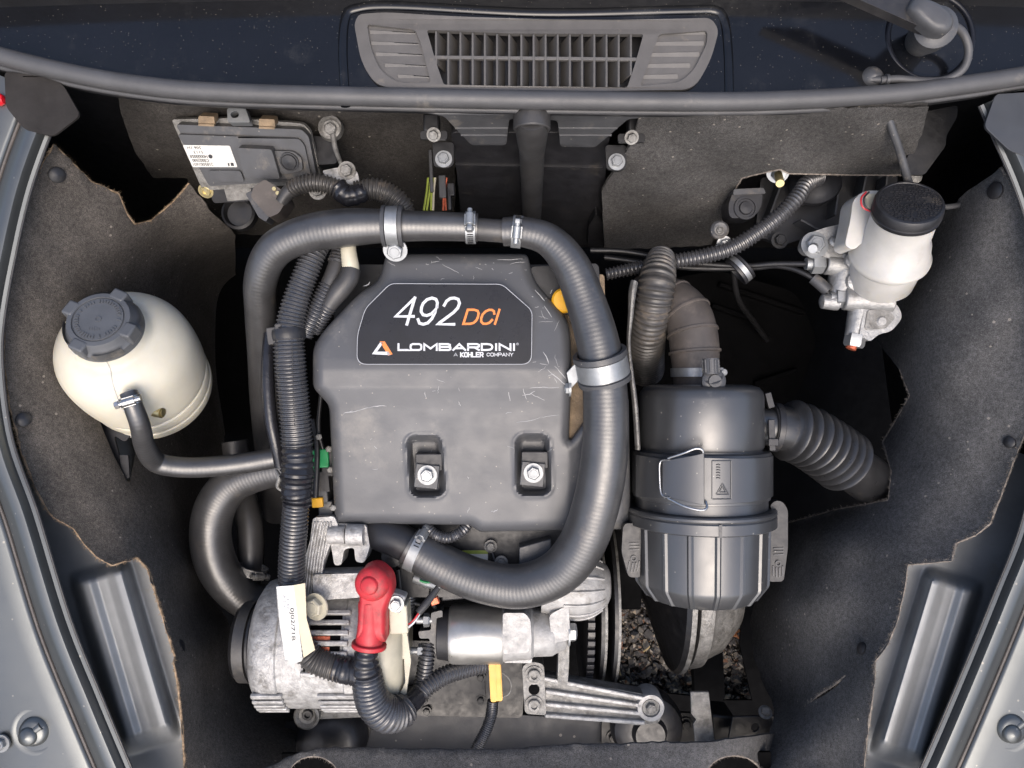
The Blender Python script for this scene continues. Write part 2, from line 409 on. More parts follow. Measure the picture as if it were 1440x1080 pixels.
def text(parent, body, x0, y0, x1, y1, h, m, shear=0, bold=0, name='lettering', rot180=False, at=None, d=.0003, keep=False):
    cu = bpy.data.curves.new('t', 'FONT'); cu.body = body; cu.shear = shear; cu.offset = bold; cu.resolution_u = 3
    o = bpy.data.objects.new('t', cu); COL.objects.link(o); dg = bpy.context.evaluated_depsgraph_get(); dg.update()
    me = bpy.data.meshes.new_from_object(o.evaluated_get(dg)); bpy.data.objects.remove(o)
    A = np.array([v.co[:2] for v in me.vertices]); lo = A.min(0); hi = A.max(0); mb = MB()
    at = at or (lambda x, y: P(x, y, h))
    vs = []
    for q in A:
        u, v = (q - lo) / (hi - lo + 1e-9)
        if rot180: u, v = 1 - u, 1 - v
        vs.append(at(x0 + (x1 - x0) * u, y1 + (y0 - y1) * v))
    mb.add(vs, [tuple(p.vertices) for p in me.polygons]); bpy.data.meshes.remove(me)
    return mb.build(name, m, parent, recalc=False)
GL = {'4': [[(.76, 1), (0, .30), (1, .30)], [(.76, 1), (.76, 0)]],
 '9': [[(.92, .66), (.88, .82), (.74, .95), (.5, 1), (.25, .94), (.1, .8), (.07, .65), (.12, .48), (.28, .36), (.5, .33), (.74, .40), (.88, .54), (.92, .66), (.91, .45), (.84, .22), (.68, .05), (.45, 0), (.22, .04), (.08, .18)]],
 '2': [[(.08, .72), (.14, .88), (.3, .98), (.52, 1), (.76, .95), (.9, .8), (.88, .62), (.72, .45), (.4, .24), (.12, .06), (.03, .0), (.94, .0)]],
 'D': [[(0, 0), (0, 1), (.5, 1), (.78, .93), (.93, .75), (.97, .5), (.93, .25), (.78, .07), (.5, 0), (0, 0)]],
 'C': [[(.96, .72), (.86, .90), (.68, .99), (.45, .99), (.22, .88), (.07, .66), (.05, .4), (.14, .15), (.34, .01), (.58, 0), (.8, .08), (.94, .28)]],
 'I': [[(.5, 0), (.5, 1)]], 'L': [[(0, 1), (0, 0), (1, 0)]], 'O': [[(.2, 0), (.8, 0), (.97, .15), (1, .5), (.97, .85), (.8, 1), (.2, 1), (.03, .85), (0, .5), (.03, .15), (.2, 0)]],
 'M': [[(0, 0), (0, 1), (.5, .25), (1, 1), (1, 0)]], 'B': [[(0, 0), (0, 1), (.8, 1), (.95, .88), (.95, .66), (.8, .53), (0, .53)], [(.8, .53), (1, .4), (1, .13), (.84, 0), (0, 0)]],
 'A': [[(0, 0), (.5, 1), (1, 0)], [(.2, .3), (.8, .3)]], 'R': [[(0, 0), (0, 1), (.82, 1), (1, .86), (1, .58), (.82, .44), (0, .44)], [(.6, .44), (1, 0)]],
 'N': [[(0, 0), (0, 1), (1, 0), (1, 1)]], 'K': [[(0, 0), (0, 1)], [(1, 1), (.12, .48), (1, 0)]], 'H': [[(0, 0), (0, 1)], [(1, 0), (1, 1)], [(0, .5), (1, .5)]],
 'E': [[(1, 1), (0, 1), (0, 0), (1, 0)], [(0, .5), (.85, .5)]], 'P': [[(0, 0), (0, 1), (.82, 1), (1, .86), (1, .58), (.82, .44), (0, .44)]], 'Y': [[(0, 1), (.5, .48), (1, 1)], [(.5, .48), (.5, 0)]]}
def strokes(parent, body, x0, y0, x1, y1, h, m, hw, shear=0, gap=.28, wid=None, name='lettering'):
    """lettering drawn as strokes of even width hw (px) in the box x0..x1, y0 (top)..y1"""
    wid = wid or {}; ws = [wid.get(c, .3 if c == 'I' else 1) for c in body]; tot = sum(ws) + gap * (len(body) - 1)
    H = y1 - y0; u = (x1 - x0 - shear * H - 2 * hw) / tot; mb = MB(); x = x0 + hw; kk = 0
    for c, w in zip(body, ws):
        for pl in GL[c]:
            pts = [np.array((x + (p[0] if c != 'I' else .5) * w * u + shear * (p[1] * H), y1 - hw - p[1] * (H - 2 * hw))) for p in pl]
            vs, fs = [], []; n = len(pts); kk += 1; hz = h + .00002 * kk; clo = np.allclose(pts[0], pts[-1])
            for i in range(n):
                a = pts[i] - pts[i - 1] if i else (pts[-1] - pts[-2] if clo else pts[1] - pts[0]); b = pts[i + 1] - pts[i] if i < n - 1 else (pts[1] - pts[0] if clo else pts[i] - pts[i - 1])
                a = a / np.linalg.norm(a); b = b / np.linalg.norm(b); t_ = a + b; t_ = t_ / (np.linalg.norm(t_) + 1e-9); nn = np.array((-t_[1], t_[0])); k = min(1.8, 1 / max(.3, abs(nn @ np.array((-a[1], a[0])))))
                e = np.zeros(2) if clo else (-b * hw if i == 0 else (a * hw if i == n - 1 else 0))
                for sg in (1, -1): q = pts[i] + nn * hw * k * sg + e * .9; vs.append(P(q[0], q[1], hz))
                if i: fs.append((2 * i - 2, 2 * i - 1, 2 * i + 1, 2 * i))
            mb.add(vs, fs)
        x += (w + gap) * u
    return mb.build(name, m, parent, recalc=False)
def pillow(mb, poly, h, d, r, n=5):
    """plate with a rounded top edge of radius r (m)"""
    A = np.array(poly, float); c = A.mean(0); R_ = np.linalg.norm(A - c, axis=1).mean() * mpp(h); vs, fs = [], []; m = len(A)
    rows = [(0, -d)] + [(1 - math.cos(k / n * math.pi / 2), -r + r * math.sin(k / n * math.pi / 2)) for k in range(n + 1)]
    for ins, z in rows:
        f = 1 - ins * r / R_
        for p in A: q = c + (p - c) * f; vs.append(P(q[0], q[1], h) + NV * z)
    for i in range(len(rows) - 1):
        for k in range(m): fs.append((i * m + k, i * m + (k + 1) % m, (i + 1) * m + (k + 1) % m, (i + 1) * m + k))
    fs.append(tuple((len(rows) - 1) * m + k for k in range(m))); fs.append(tuple(range(m))[::-1])
    return mb.add(vs, fs)
def worm_clamp(parent, c, ax, r, out, width=.008, name='worm_clamp', m='zinc', flip=1, label=None, own=True):
    """band with a screw housing; out = direction from the hose axis to the screw"""
    ax = Vector(ax).normalized(); out = (Vector(out) - ax * Vector(out).dot(ax)).normalized(); tg = ax.cross(out) * flip
    b = MB(); ring(b, c, ax, r * .98, r + .0012, width, 40)
    o1 = b.build('band', m, parent, bevel=.0002)
    sl = MB()
    for k in range(-7, 8):
        a = k * .16 + .55; dirv = out * math.cos(a) + tg * math.sin(a); t2 = tg * math.cos(a) - out * math.sin(a)
        box(sl, c + dirv * (r + .0013), ax * width * .28, t2 * .0006, dirv * .0003)
    sl.build('slots', 'black_metal', o1)
    hb = MB(); hc = c + out * (r + .004)
    cyl(hb, hc - tg * .006, hc + tg * .006, .0042, 20); box(hb, c + out * (r + .002), ax * width * .55, tg * .006, out * .0018)
    hb.build('screw_housing', m, parent, bevel=.0004)
    s = MB(); cyl(s, hc + tg * .005, hc + tg * .009, .0028, 16); hexhead(s, hc + tg * .009, tg, .0042, .004)
    cyl(s, hc - tg * .011, hc - tg * .005, .0026, 16)
    s.build('screw', m, parent)
def clamp_thing(label, c, ax, r, out, **kw):
    t = thing('hose_clamp', label, 'hose clamp', 'worm-drive clamps on the hoses'); worm_clamp(t, c, ax, r, out, **kw); return t
def fibres(edge_w, n, length, width, upn=NV, spread=1.0):
    mb = MB(); E = edge_w; L = len(E)
    for _ in range(n):
        i = random.randrange(L - 1); t = random.random(); p = E[i] * (1 - t) + E[i + 1] * t
        d = Vector((random.gauss(0, 1), random.gauss(0, 1), random.gauss(0, .6))).normalized() * length * random.uniform(.3, 1) * spread
        s = d.cross(NV); s = s.normalized() * width if s.length > 1e-6 else RT * width
        p = p + Vector((random.gauss(0, 1), random.gauss(0, 1), random.gauss(0, 1))) * .0006
        mb.add([p - s, p + s, p + d * .6 + s * .6 + Vector((0, 0, .0004)), p + d], [(0, 1, 2), (0, 2, 3)])
    return mb

# ------------------------------------------------------------------ the setting
def quad(name, pts, m):
    return MB().add([Vector(p) for p in pts], [tuple(range(len(pts)))]).build(name, m)
g = quad('ground', [(-30, -30, 0), (30, -30, 0), (30, 30, 0), (-30, 30, 0)], 'soil'); struct(g)
gm = MB()
ico = bmesh.new(); bmesh.ops.create_icosphere(ico, subdivisions=1, radius=1); IV = np.array([v.co[:] for v in ico.verts]); IF = [tuple(v.index for v in f.verts) for f in ico.faces]; ico.free()
def pebbles(mb, n, x0, x1, y0, y1, smin, smax, z0, z1):
    for _ in range(n):
        s = smin + (smax - smin) * random.random() ** 2.6
        a = random.uniform(0, 6.3); q = IV * rng.uniform(.62, 1.2, (len(IV), 1)) * np.array([s, s * random.uniform(.6, 1), s * random.uniform(.45, .8)])
        ca, sa = math.cos(a), math.sin(a); q = np.stack([q[:, 0] * ca - q[:, 1] * sa, q[:, 0] * sa + q[:, 1] * ca, q[:, 2]], 1)
        q += np.array([random.uniform(x0, x1), random.uniform(y0, y1), random.uniform(z0, z1)])
        mb.add([Vector(v) for v in q], IF)
pa, pb = PZ(800, 1010, 0), PZ(1110, 780, 0)
pebbles(gm, 5200, pa.x, pb.x, pa.y, pb.y, .0025, .011, 0, .012)
go = gm.build('gravel', 'gravel', angle=20, recalc=False); go['kind'] = 'stuff'; go['label'] = 'dark mixed gravel on the ground seen through the open bay floor'; go['category'] = 'gravel'
def twig(px0, py0, px1, py1, label, w=.0022, m='straw'):
    a, b = PZ(px0, py0, .02), PZ(px1, py1, .024)
    mb = MB(); sweep(mb, [(a, w), ((a + b) / 2 + Vector((.002, .001, .003)), w * .9), (b, w * .6)], step=.01, seg=7)
    tag(mb.build('dry_straw', m), label, 'straw', 'dry stalks on the gravel')
twig(856, 917, 873, 950, 'long pale dry straw on the gravel beside the clutch housing')
twig(905, 916, 914, 909, 'tiny dry straw chip on the gravel by the large pulley disc', .0016)
lm = MB()
for k in range(9):
    c = PZ(1030 + random.uniform(-9, 9), 889 + random.uniform(-4, 4), .02); d = Vector((random.gauss(0, 1), random.gauss(0, .5), .2)).normalized() * .013
    sweep(lm, [(c - d, .0015), (c, .003), (c + d, .001)], step=.006, seg=6)
mat('dead_leaf', (.42, .17, .07), .8, 0, .3, 90, 0)
tag(lm.build('dead_leaf', 'dead_leaf'), 'curled orange-brown dead leaf on the gravel', 'leaf')

sx, y0s, y1s, zb, zt = .60, -.46, .35, .30, .70
struct(quad('bay_wall_left', [(-sx, y0s, zb), (-sx, y1s, zb), (-sx, y1s, zt), (-sx, y0s, zt)], 'black_metal'))
struct(quad('bay_wall_right', [(sx, y0s, zb), (sx, y1s, zb), (sx, y1s, zt), (sx, y0s, zt)], 'black_metal'))
struct(quad('bay_wall_front', [(-sx, y0s, zb), (sx, y0s, zb), (sx, y0s, .5), (-sx, y0s, .5)], 'black_metal'))
struct(quad('firewall', [(-sx, y1s, zb), (sx, y1s, zb), (sx, y1s, .90), (-sx, y1s, .90)], 'black_metal'))
um = MB()
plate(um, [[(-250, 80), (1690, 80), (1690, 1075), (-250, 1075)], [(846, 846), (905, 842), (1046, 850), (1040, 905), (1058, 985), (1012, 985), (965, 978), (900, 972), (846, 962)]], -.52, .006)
struct(um.build('floor_pan', 'pan_black'))  # sheet below the bay, its deep shade put into the near-black colour

# --- front wings
def wing(name, pts, sgn, label):
    t = thing(name, label, 'car wing', None)
    path = np.array(cr(pts, 6)); T = np.gradient(path, axis=0); nn = np.stack([-T[:, 1], T[:, 0]], 1); nn /= np.linalg.norm(nn, axis=1)[:, None]
    nn = np.where((nn[:, :1] * sgn) < 0, -nn, nn)
    prof = [(0, -.045), (0, -.004), (1.5, .001), (5, .002), (9, .003), (17, .010), (22, .013), (30, .0135), (37, .011), (43, .004), (47, .0005), (51, .0005), (55, .003), (60, .004), (80, .004), (150, .002), (330, -.03)]
    vs, fs = [], []; m = len(prof)
    for p, n_ in zip(path, nn):
        for off, dh in prof: q = p + n_ * off; vs.append(P(q[0], q[1], .028 + dh))
    for i in range(len(path) - 1):
        for k in range(m - 1): fs.append((i * m + k, i * m + k + 1, (i + 1) * m + k + 1, (i + 1) * m + k))
    MB().add(vs, fs).build('panel', 'body_silver', t, angle=50)
    b = MB(); sweep(b, [(P(*(p + n_ * 1.5), .030), .0012) for p, n_ in list(zip(path, nn))[::3]], step=.0011, seg=8, smooth=3)
    b.build('seam_bead', 'black_plastic', t)
    g_ = MB(); sweep(g_, [(P(*(p + n_ * 49), .0295), .0016) for p, n_ in list(zip(path, nn))[::3]], step=.004, seg=8, smooth=3)
    g_.build('crease_sealer', 'elbow_rubber', t)
    return t
LE = [(92, 150), (72, 193), (45, 270), (24, 360), (8, 450), (6, 520), (20, 620), (55, 720), (100, 867), (145, 980), (187, 1080), (235, 1190)]
RE = [(1375, 150), (1397, 200), (1425, 265), (1447, 340), (1458, 450), (1458, 600), (1437, 727), (1397, 833), (1345, 960), (1293, 1080), (1240, 1190)]
WL = wing('front_wing', LE, -1, 'silver metallic wing panel along the brown felt liner')
WR = wing('front_wing', RE, 1, 'silver metallic wing panel along the dark felt liner')
def bush(px, py, parent, r=24):
    h = .034; m = mpp(h); o = MB(); lathe(o, P(px, py, h) - NV * .006, NV, [(0, r * 1.5 * m), (.003, r * 1.45 * m), (.0035, r * 1.2 * m), (.0015, r * 1.0 * m), (.002, r * .9 * m), (.007, r * .80 * m), (.009, r * .62 * m), (.0095, 0)], 40)
    s = o.build('rubber_stop', 'body_silver', parent, angle=50)
    d = MB(); c = P(px - 4, py + 4, h); lathe(d, c, NV, [(0, r * .55 * m), (.004, r * .55 * m), (.007, r * .42 * m), (.008, 0)], 28); cyl(d, c + RT * .004 + UP * .004, c + RT * .012 + UP * .010, .0045, 14)
    d.build('stud', 'body_silver', s, angle=50)
bush(46, 1030, WL); bush(1424, 1026, WR)
bolt(WL, P(2, 1045, .033), NV, .006, m='body_inner')
def inner_panel(poly, c0, c1, hw, label, lpoly, lctrl):
    lf = tps(lctrl)
    t = thing('inner_wing_panel', label, 'inner panel', None)
    a = np.array(c0, float); d = np.array(c1, float) - a; L = np.linalg.norm(d); d /= L
    def hf(x, y, ed):
        q = np.stack([x, y], 1) - a; s = q @ d; e = np.abs(q @ np.array([-d[1], d[0]]))
        k = np.clip((hw - e) / 20, 0, 1); k = k * k * (3 - 2 * k); ke = np.clip(s / 16, 0, 1) * np.clip((L - s) / 25, 0, 1)
        gr = np.clip((e - 8) / 10, 0, 1)
        h = -.035 + k * ke * (.026 + .006 * gr)
        q2 = np.stack([x, y], 1); w = np.where(inside(lpoly, q2), np.clip(pdist(lpoly, q2) / 16, 0, 1), 0)
        return h * (1 - w) + w * np.minimum(h, lf(x, y) - .018)
    S = np.arange(-190, L + 130, 4.0); Ee = np.arange(-95, 96, 2.5); nv = np.array([-d[1], d[0]])
    Q = (a + S[:, None, None] * d + Ee[None, :, None] * nv).reshape(-1, 2); H = hf(Q[:, 0], Q[:, 1], 0); ne = len(Ee)
    mb = MB().add([P(x, y, h) for (x, y), h in zip(Q, H)], [(i * ne + k, i * ne + k + 1, (i + 1) * ne + k + 1, (i + 1) * ne + k) for i in range(len(S) - 1) for k in range(ne - 1)]); mb.build('pressing', 'body_inner', t, angle=60)
    return t
mat('gusset_dark', (.022, .020, .019), .8, 0, .3, 30, .4, 300, .1, spec=.2)
mat('frame_gusset', (.028, .031, .036), .5, 0, .2, 20, .1, 300, .1)
# bay corners behind the wings
def corner(poly, label, m='body_inner', h=.042):
    mb = MB(); plate(mb, [fillet(poly, 8)], h, .003); tag(mb.build('corner_gusset', m, bevel=.0008), label, 'gusset')
corner([(6, 100), (60, 108), (88, 118), (113, 162), (74, 192), (34, 182), (8, 150)], 'dark flat corner gusset beside the red lamp', 'gusset_dark')
corner([(1500, 118), (1400, 132), (1384, 178), (1420, 212), (1500, 240)], 'blue-grey corner gusset near the brake fluid reservoir', 'frame_gusset')
lm = MB(); lathe(lm, P(-3, 140, .035), RT, [(-.004, .006), (.003, .006), (.006, .004), (.007, 0)], 20)
tag(lm.build('red_lamp', 'red_lamp'), 'small red lamp lens at the wing corner', 'lamp')
sm = MB(); plate(sm, [fillet([(1296, 158), (1347, 148), (1346, 165), (1331, 190), (1330, 205), (1300, 246), (1268, 246)], 5)], -.03, .004)
tag(sm.build('steel_bracket', 'black_metal', bevel=.001), 'satin black bent bracket behind the brake fluid reservoir', 'bracket')

# --- felt liners
def liner(name, poly, ctrl, m, label, cat, holes=(), fm='felt_fibre', step=7, edge=None, wob=.0016, tab=()):
    t = thing(name, label, cat); f = tps(ctrl); poly2 = [tuple(p) for p in cr(poly, 3, True)] if False else poly
    po = densify(poly2, 9); J = np.array(po) + rng.normal(0, .8, (len(po), 2))
    po = [tuple(p) for p in J]
    ph = rng.uniform(0, 6, 6)
    def hf(x, y, d):
        w = np.sin(x / 37 + ph[0]) * np.sin(y / 43 + ph[1]) + .6 * np.sin(x / 19 + y / 23 + ph[2]) + .35 * np.sin(x / 9 - y / 13 + ph[3])
        return f(x, y) + w * wob
    mb = MB(); field(mb, po, hf, step, holes=holes, thick=.0035, jitter=1.5); mb.build('felt_sheet', m, t, angle=55)
    for k, e in enumerate(edge or []):
        q = np.array(dens_open(e, 4)); hh = hf(q[:, 0], q[:, 1], 0); E = [P(x, y, h - .0016) for (x, y), h in zip(q, hh)]
        b = MB(); sweep(b, [(p, .0011 + random.uniform(-.0003, .0004)) for p in E], step=.0025, seg=6, smooth=2)
        fb = fibres(E, int(len(E) * 14), .0050, .00016); b.v, off = b.v + fb.v, len(b.v); b.f += [tuple(i + off for i in ff) for ff in fb.f]; b.uv = {}
        b.build('frayed_edge', fm, t, recalc=False)['kind'] = 'stuff'
    for (x, y, r) in tab:
        h = float(hf(np.array([x]), np.array([y]), 0)[0]); c = P(x, y, h + .001); gr = []
        for dx, dy in ((1, 0), (0, 1)): gr.append(P(x + 6 * dx, y + 6 * dy, float(hf(np.array([x + 6. * dx]), np.array([y + 6. * dy]), 0)[0])) - P(x, y, h))
        nn = gr[1].cross(gr[0]).normalized(); nn = nn if nn.dot(NV) > 0 else -nn
        b = MB(); lathe(b, c, nn, [(-.001, r * mpp(h)), (.0015, r * mpp(h)), (.003, r * .7 * mpp(h)), (.0035, 0)], 22); b.build('push_clip', 'black_plastic', t)
    return t
LO = [(76, 204), (60, 232), (38, 280), (20, 350), (8, 430), (6, 500), (14, 570), (32, 640), (58, 702), (74, 726), (103, 742), (118, 764), (136, 783), (158, 795), (172, 790), (192, 784), (208, 800), (222, 845), (236, 890), (246, 924), (244, 932), (250, 962), (256, 1020), (262, 1110)]
LTOP = [(330, 330), (300, 300), (266, 258), (244, 284), (214, 310), (190, 316), (178, 300), (166, 272), (128, 256), (76, 204)]
LP_ = LO + [(330, 1110), (410, 1085), (425, 1000), (345, 960), (322, 880), (292, 830), (290, 740), (312, 660), (322, 520), (330, 400)] + LTOP[:-1]
lc = [(76, 204, .005), (38, 280, .012), (8, 430, .015), (6, 500, .015), (32, 640, .01), (74, 726, .005), (136, 783, -.002), (192, 784, -.012), (222, 845, -.008), (246, 924, -.008), (256, 1020, -.008), (262, 1110, -.01),
      (110, 300, -.03), (90, 450, -.035), (110, 600, -.03), (150, 700, -.035), (180, 320, -.08), (266, 258, -.12), (330, 330, -.2), (180, 450, -.14), (190, 600, -.13), (240, 700, -.15), (270, 800, -.14), (300, 900, -.15), (300, 1010, -.10), (330, 1110, -.06),
      (255, 450, -.29), (290, 400, -.42), (290, 520, -.44), (330, 400, -.60), (322, 520, -.62), (312, 660, -.48), (260, 620, -.27), (290, 740, -.34), (292, 830, -.26), (330, 880, -.26), (345, 960, -.25), (425, 1000, -.28), (410, 1085, -.1)]
SLIT = [(126, 560), (160, 575), (192, 602), (190, 640), (182, 678), (177, 678), (158, 642), (143, 606)]
liner('felt_liner', LP_, lc, 'felt_brown', 'brown felt liner behind the white coolant tank', 'felt liner', holes=[SLIT], edge=[LO, LTOP[2:]], tab=[(80, 246, 11), (33, 590, 10), (256, 908, 8)])
RO = [(1408, 236), (1424, 262), (1440, 300), (1456, 370), (1460, 470), (1450, 590), (1428, 640), (1410, 690), (1392, 736), (1372, 752), (1344, 764), (1338, 788), (1300, 792), (1276, 794), (1272, 826), (1262, 870), (1250, 902), (1230, 930), (1230, 950), (1224, 1000), (1216, 1060), (1212, 1110)]
RIN = [(1060, 1110), (1090, 1010), (1085, 985), (1062, 930), (1056, 870), (1075, 790), (1110, 735), (1180, 716), (1250, 704), (1254, 664), (1242, 622), (1262, 588), (1280, 556), (1266, 520), (1228, 470), (1200, 420), (1225, 360), (1330, 300), (1360, 270)]
TEAR = [(1132, 994), (1150, 978), (1172, 964), (1190, 950), (1180, 966), (1160, 980)]
rc = [(1408, 236, .005), (1440, 300, .012), (1460, 470, .015), (1428, 640, .01), (1392, 736, .005), (1344, 764, -.005), (1276, 794, -.015), (1250, 902, -.01), (1230, 940, -.01), (1216, 1060, -.01), (1212, 1110, -.01),
      (1350, 420, -.04), (1340, 560, -.045), (1300, 700, -.055), (1210, 800, -.085), (1180, 900, -.09), (1150, 1010, -.085), (1140, 1110, -.07), (1060, 1110, -.08), (1090, 1010, -.16),
      (1360, 270, -.04), (1290, 400, -.12), (1280, 520, -.12), (1270, 640, -.12), (1240, 400, -.24), (1230, 520, -.24), (1215, 640, -.21), (1190, 450, -.55), (1185, 560, -.55), (1160, 660, -.42), (1150, 750, -.17), (1110, 720, -.38), (1120, 850, -.15), (1225, 360, -.40), (1075, 790, -.36), (1058, 880, -.34), (1075, 940, -.26), (1085, 985, -.26)]
LR = liner('felt_liner', RO + RIN, rc, 'felt_dark', 'charcoal felt liner behind the corrugated intake bellows with a small tear', 'felt liner', holes=[TEAR], fm='felt_fibre_grey', edge=[RO, TEAR[:4], RIN[6:14]], tab=[(1400, 268, 12), (1420, 622, 8), (1212, 912, 9)])
FS = [(262, 1115), (330, 1092), (380, 1078), (420, 1060), (470, 1052), (600, 1054), (700, 1056), (800, 1048), (900, 1046), (1000, 1044), (1060, 1036), (1100, 1030), (1130, 1060), (1130, 1115)]
def ell(cx, cy, rx, ry, n=28, a0=0, a1=2 * math.pi, inc=False): return [(cx + rx * math.cos(a0 + (a1 - a0) * k / n), cy + ry * math.sin(a0 + (a1 - a0) * k / n)) for k in range(n + (1 if inc else 0))]
fc = [(x, y, -.075) for x, y in FS[2:-2:2]] + [(300, 1115, -.05), (500, 1115, -.045), (700, 1115, -.045), (900, 1115, -.045), (1120, 1115, -.12), (1110, 1040, -.19), (1060, 1060, -.10)]
H1, H2 = ell(441, 1096, 37, 33), ell(1032, 1098, 42, 36)
liner('front_felt_strip', FS, fc, 'felt_dark', 'charcoal felt strip with two frayed round cutouts at the front edge', 'felt strip', holes=[H1, H2], fm='felt_fibre_grey', edge=[H1 + H1[:1], H2 + H2[:1]], wob=.001)
inner_panel([(20, 640), (60, 690), (130, 740), (230, 780), (290, 900), (300, 1120), (205, 1120), (145, 985), (98, 867), (54, 722)], (138, 796), (214, 1052), 47, 'dark ribbed inner panel below the torn brown felt edge', LO + [(500, 1110), (500, 330)] + LTOP[2:-1], lc)
inner_panel([(1440, 640), (1420, 700), (1330, 740), (1240, 770), (1205, 900), (1195, 1120), (1277, 1120), (1344, 962), (1396, 835), (1437, 728)], (1343, 808), (1262, 1075), 46, 'dark ribbed inner panel beside the dark felt liner edge', RO + [(1000, 1110), (1000, 300), (1360, 270)], rc)
fp = MB(); plate(fp, [[(396, 1060), (488, 1060), (488, 1135), (396, 1135)]], -.10, .004); plate(fp, [[(980, 1058), (1084, 1058), (1084, 1135), (980, 1135)]], -.10, .004); struct(fp.build('cutout_shade_plates', 'pan_black'))  # dark plates added under the two felt cutouts to stand in for shade
# felt on the firewall
def wallfelt(poly, y, label, m, edge=(), bulge=.006, tab=()):
    t = thing('firewall_felt', label, 'felt pad'); po = densify(poly, 8); po = [tuple(p) for p in np.array(po) + rng.normal(0, .7, (len(po), 2))]
    f0 = MB(); tmp = field(f0, po, lambda x, yy, d: np.zeros_like(x), 8)
    vs = []
    for v in f0.v:
        d = Vector(v) - CAM; px = 720 + FPX * d.dot(RT) / -d.dot(NV); py = 540 - FPX * d.dot(UP) / -d.dot(NV)
        vs.append(PY(px, py, y - bulge * math.sin(px / 31) * math.sin(py / 23)))
    n = len(vs); MB().add(vs + [v + Vector((0, .004, 0)) for v in vs], f0.f + [tuple(i + n for i in f[::-1]) for f in f0.f]).build('felt_sheet', m, t, angle=55)
    for e in edge:
        q = dens_open(e, 4); E = [PY(x, yy, y - bulge * math.sin(x / 31) * math.sin(yy / 23)) for x, yy in q]
        b = fibres(E, len(E) * 8, .004, .00016); sweep(b, [(p, .0009) for p in E], step=.003, seg=6, smooth=2); b.uv = {}
        b.build('frayed_edge', 'felt_fibre_grey', t, recalc=False)['kind'] = 'stuff'
    return t
wallfelt([(900, 156), (1306, 150), (1296, 190), (1270, 246), (1200, 246), (1110, 244), (1096, 238), (1060, 246), (1044, 250), (1036, 262), (1024, 292), (1012, 318), (1000, 345), (850, 352), (846, 270), (890, 200)], .245, 'grey felt pad beside the heater box above the brake lines', 'felt_wall_grey', edge=[[(1270, 246), (1200, 246), (1110, 244), (1096, 238), (1060, 246), (1044, 250), (1036, 262), (1024, 292), (1012, 318)]])
wallfelt([(166, 132), (300, 146), (640, 158), (640, 340), (480, 330), (300, 330), (262, 250), (215, 250), (190, 215), (170, 160)], .305, 'brown-grey felt pad behind the stickered control unit', 'felt_wall')

# ------------------------------------------------------------------ cowl, seal, grille, wiper
def cowl_h(x, y): return .052 - .008 * max(0, (150 - y) / 150) ** 1.0 - .012 * ((x - 720) / 720) ** 2
t = thing('cowl_panel', 'glossy dusty blue-black cowl panel around the air grille', 'cowl panel')
SEAL = [(-60, 58), (-10, 76), (100, 103), (200, 120), (300, 129), (480, 135), (720, 140), (960, 143), (1100, 141), (1250, 132), (1350, 120), (1440, 106), (1500, 95)]
sp = [tuple(p) for p in cr(SEAL, 5)]
cp = [(p[0], p[1] + 4) for p in sp] + [(1520, 4), (1352, 6), (1340, -60), (-80, -60)]
WELL = ell(1308, 52, 56, 52, 36)
mb = MB(); field(mb, cp, lambda x, y, d: np.array([cowl_h(a, b) for a, b in zip(x, y)]), 14, holes=[WELL, [(590, 36), (915, 42), (886, 128), (616, 126)]], thick=.004); mb.build('panel', 'cowl_black', t, angle=60)
rm = MB(); sweep(rm, [(P(x, y, cowl_h(x, y) + .0005), .0045) for x, y in [(486, 150), (482, 70), (486, 24), (500, 12), (560, 8), (760, 18), (960, 14), (1004, 14), (1018, 26), (1024, 70), (1026, 150)]], step=.005, seg=12, flat=(NV, .5)); rm.build('grille_rim', 'cowl_black', t)
wm = MB(); lathe(wm, P(1308, 52, cowl_h(1308, 52)), NV, [(.0005, .043), (.002, .041), (.0015, .039), (-.006, .036), (-.016, .028), (-.020, .018), (-.020, 0)], 48); wm.build('spindle_well', 'cowl_black', t, angle=60)
wm = MB(); lathe_closed(wm, P(1308, 52, cowl_h(1308, 52) + .001), NV, [(.0028 * math.sin(k * .785), .0415 + .0028 * math.cos(k * .785)) for k in range(8)], 56); wm.build('well_rim', 'nameplate_black', t, angle=70)
t = thing('weather_seal', 'long grey rubber weather seal curving along the cowl front edge', 'rubber seal')
mb = MB(); sweep(mb, [(P(x, y, .058 - .010 * ((x - 720) / 720) ** 2), .0088) for x, y in SEAL], step=.006, seg=18); mb.build('bulb', 'seal_rubber', t)
mb = MB(); sweep(mb, [(P(x, y + 15, .046 - .010 * ((x - 720) / 720) ** 2), .0030) for x, y in SEAL], step=.006, seg=10); mb.build('lip', 'seal_rubber', t)
vs, fs = [], []
for i, p in enumerate(cr(SEAL, 4)):
    x, y = p; k = .010 * ((x - 720) / 720) ** 2
    vs += [P(x, y + 14, .046 - k), P(x, y + 19, .043 - k), P(x, y + 22, .028 - k)]
    if i: fs += [(3 * i - 3, 3 * i - 2, 3 * i + 1, 3 * i), (3 * i - 2, 3 * i - 1, 3 * i + 2, 3 * i + 1)]
MB().add(vs, fs).build('carrier', 'black_plastic', t, angle=60)

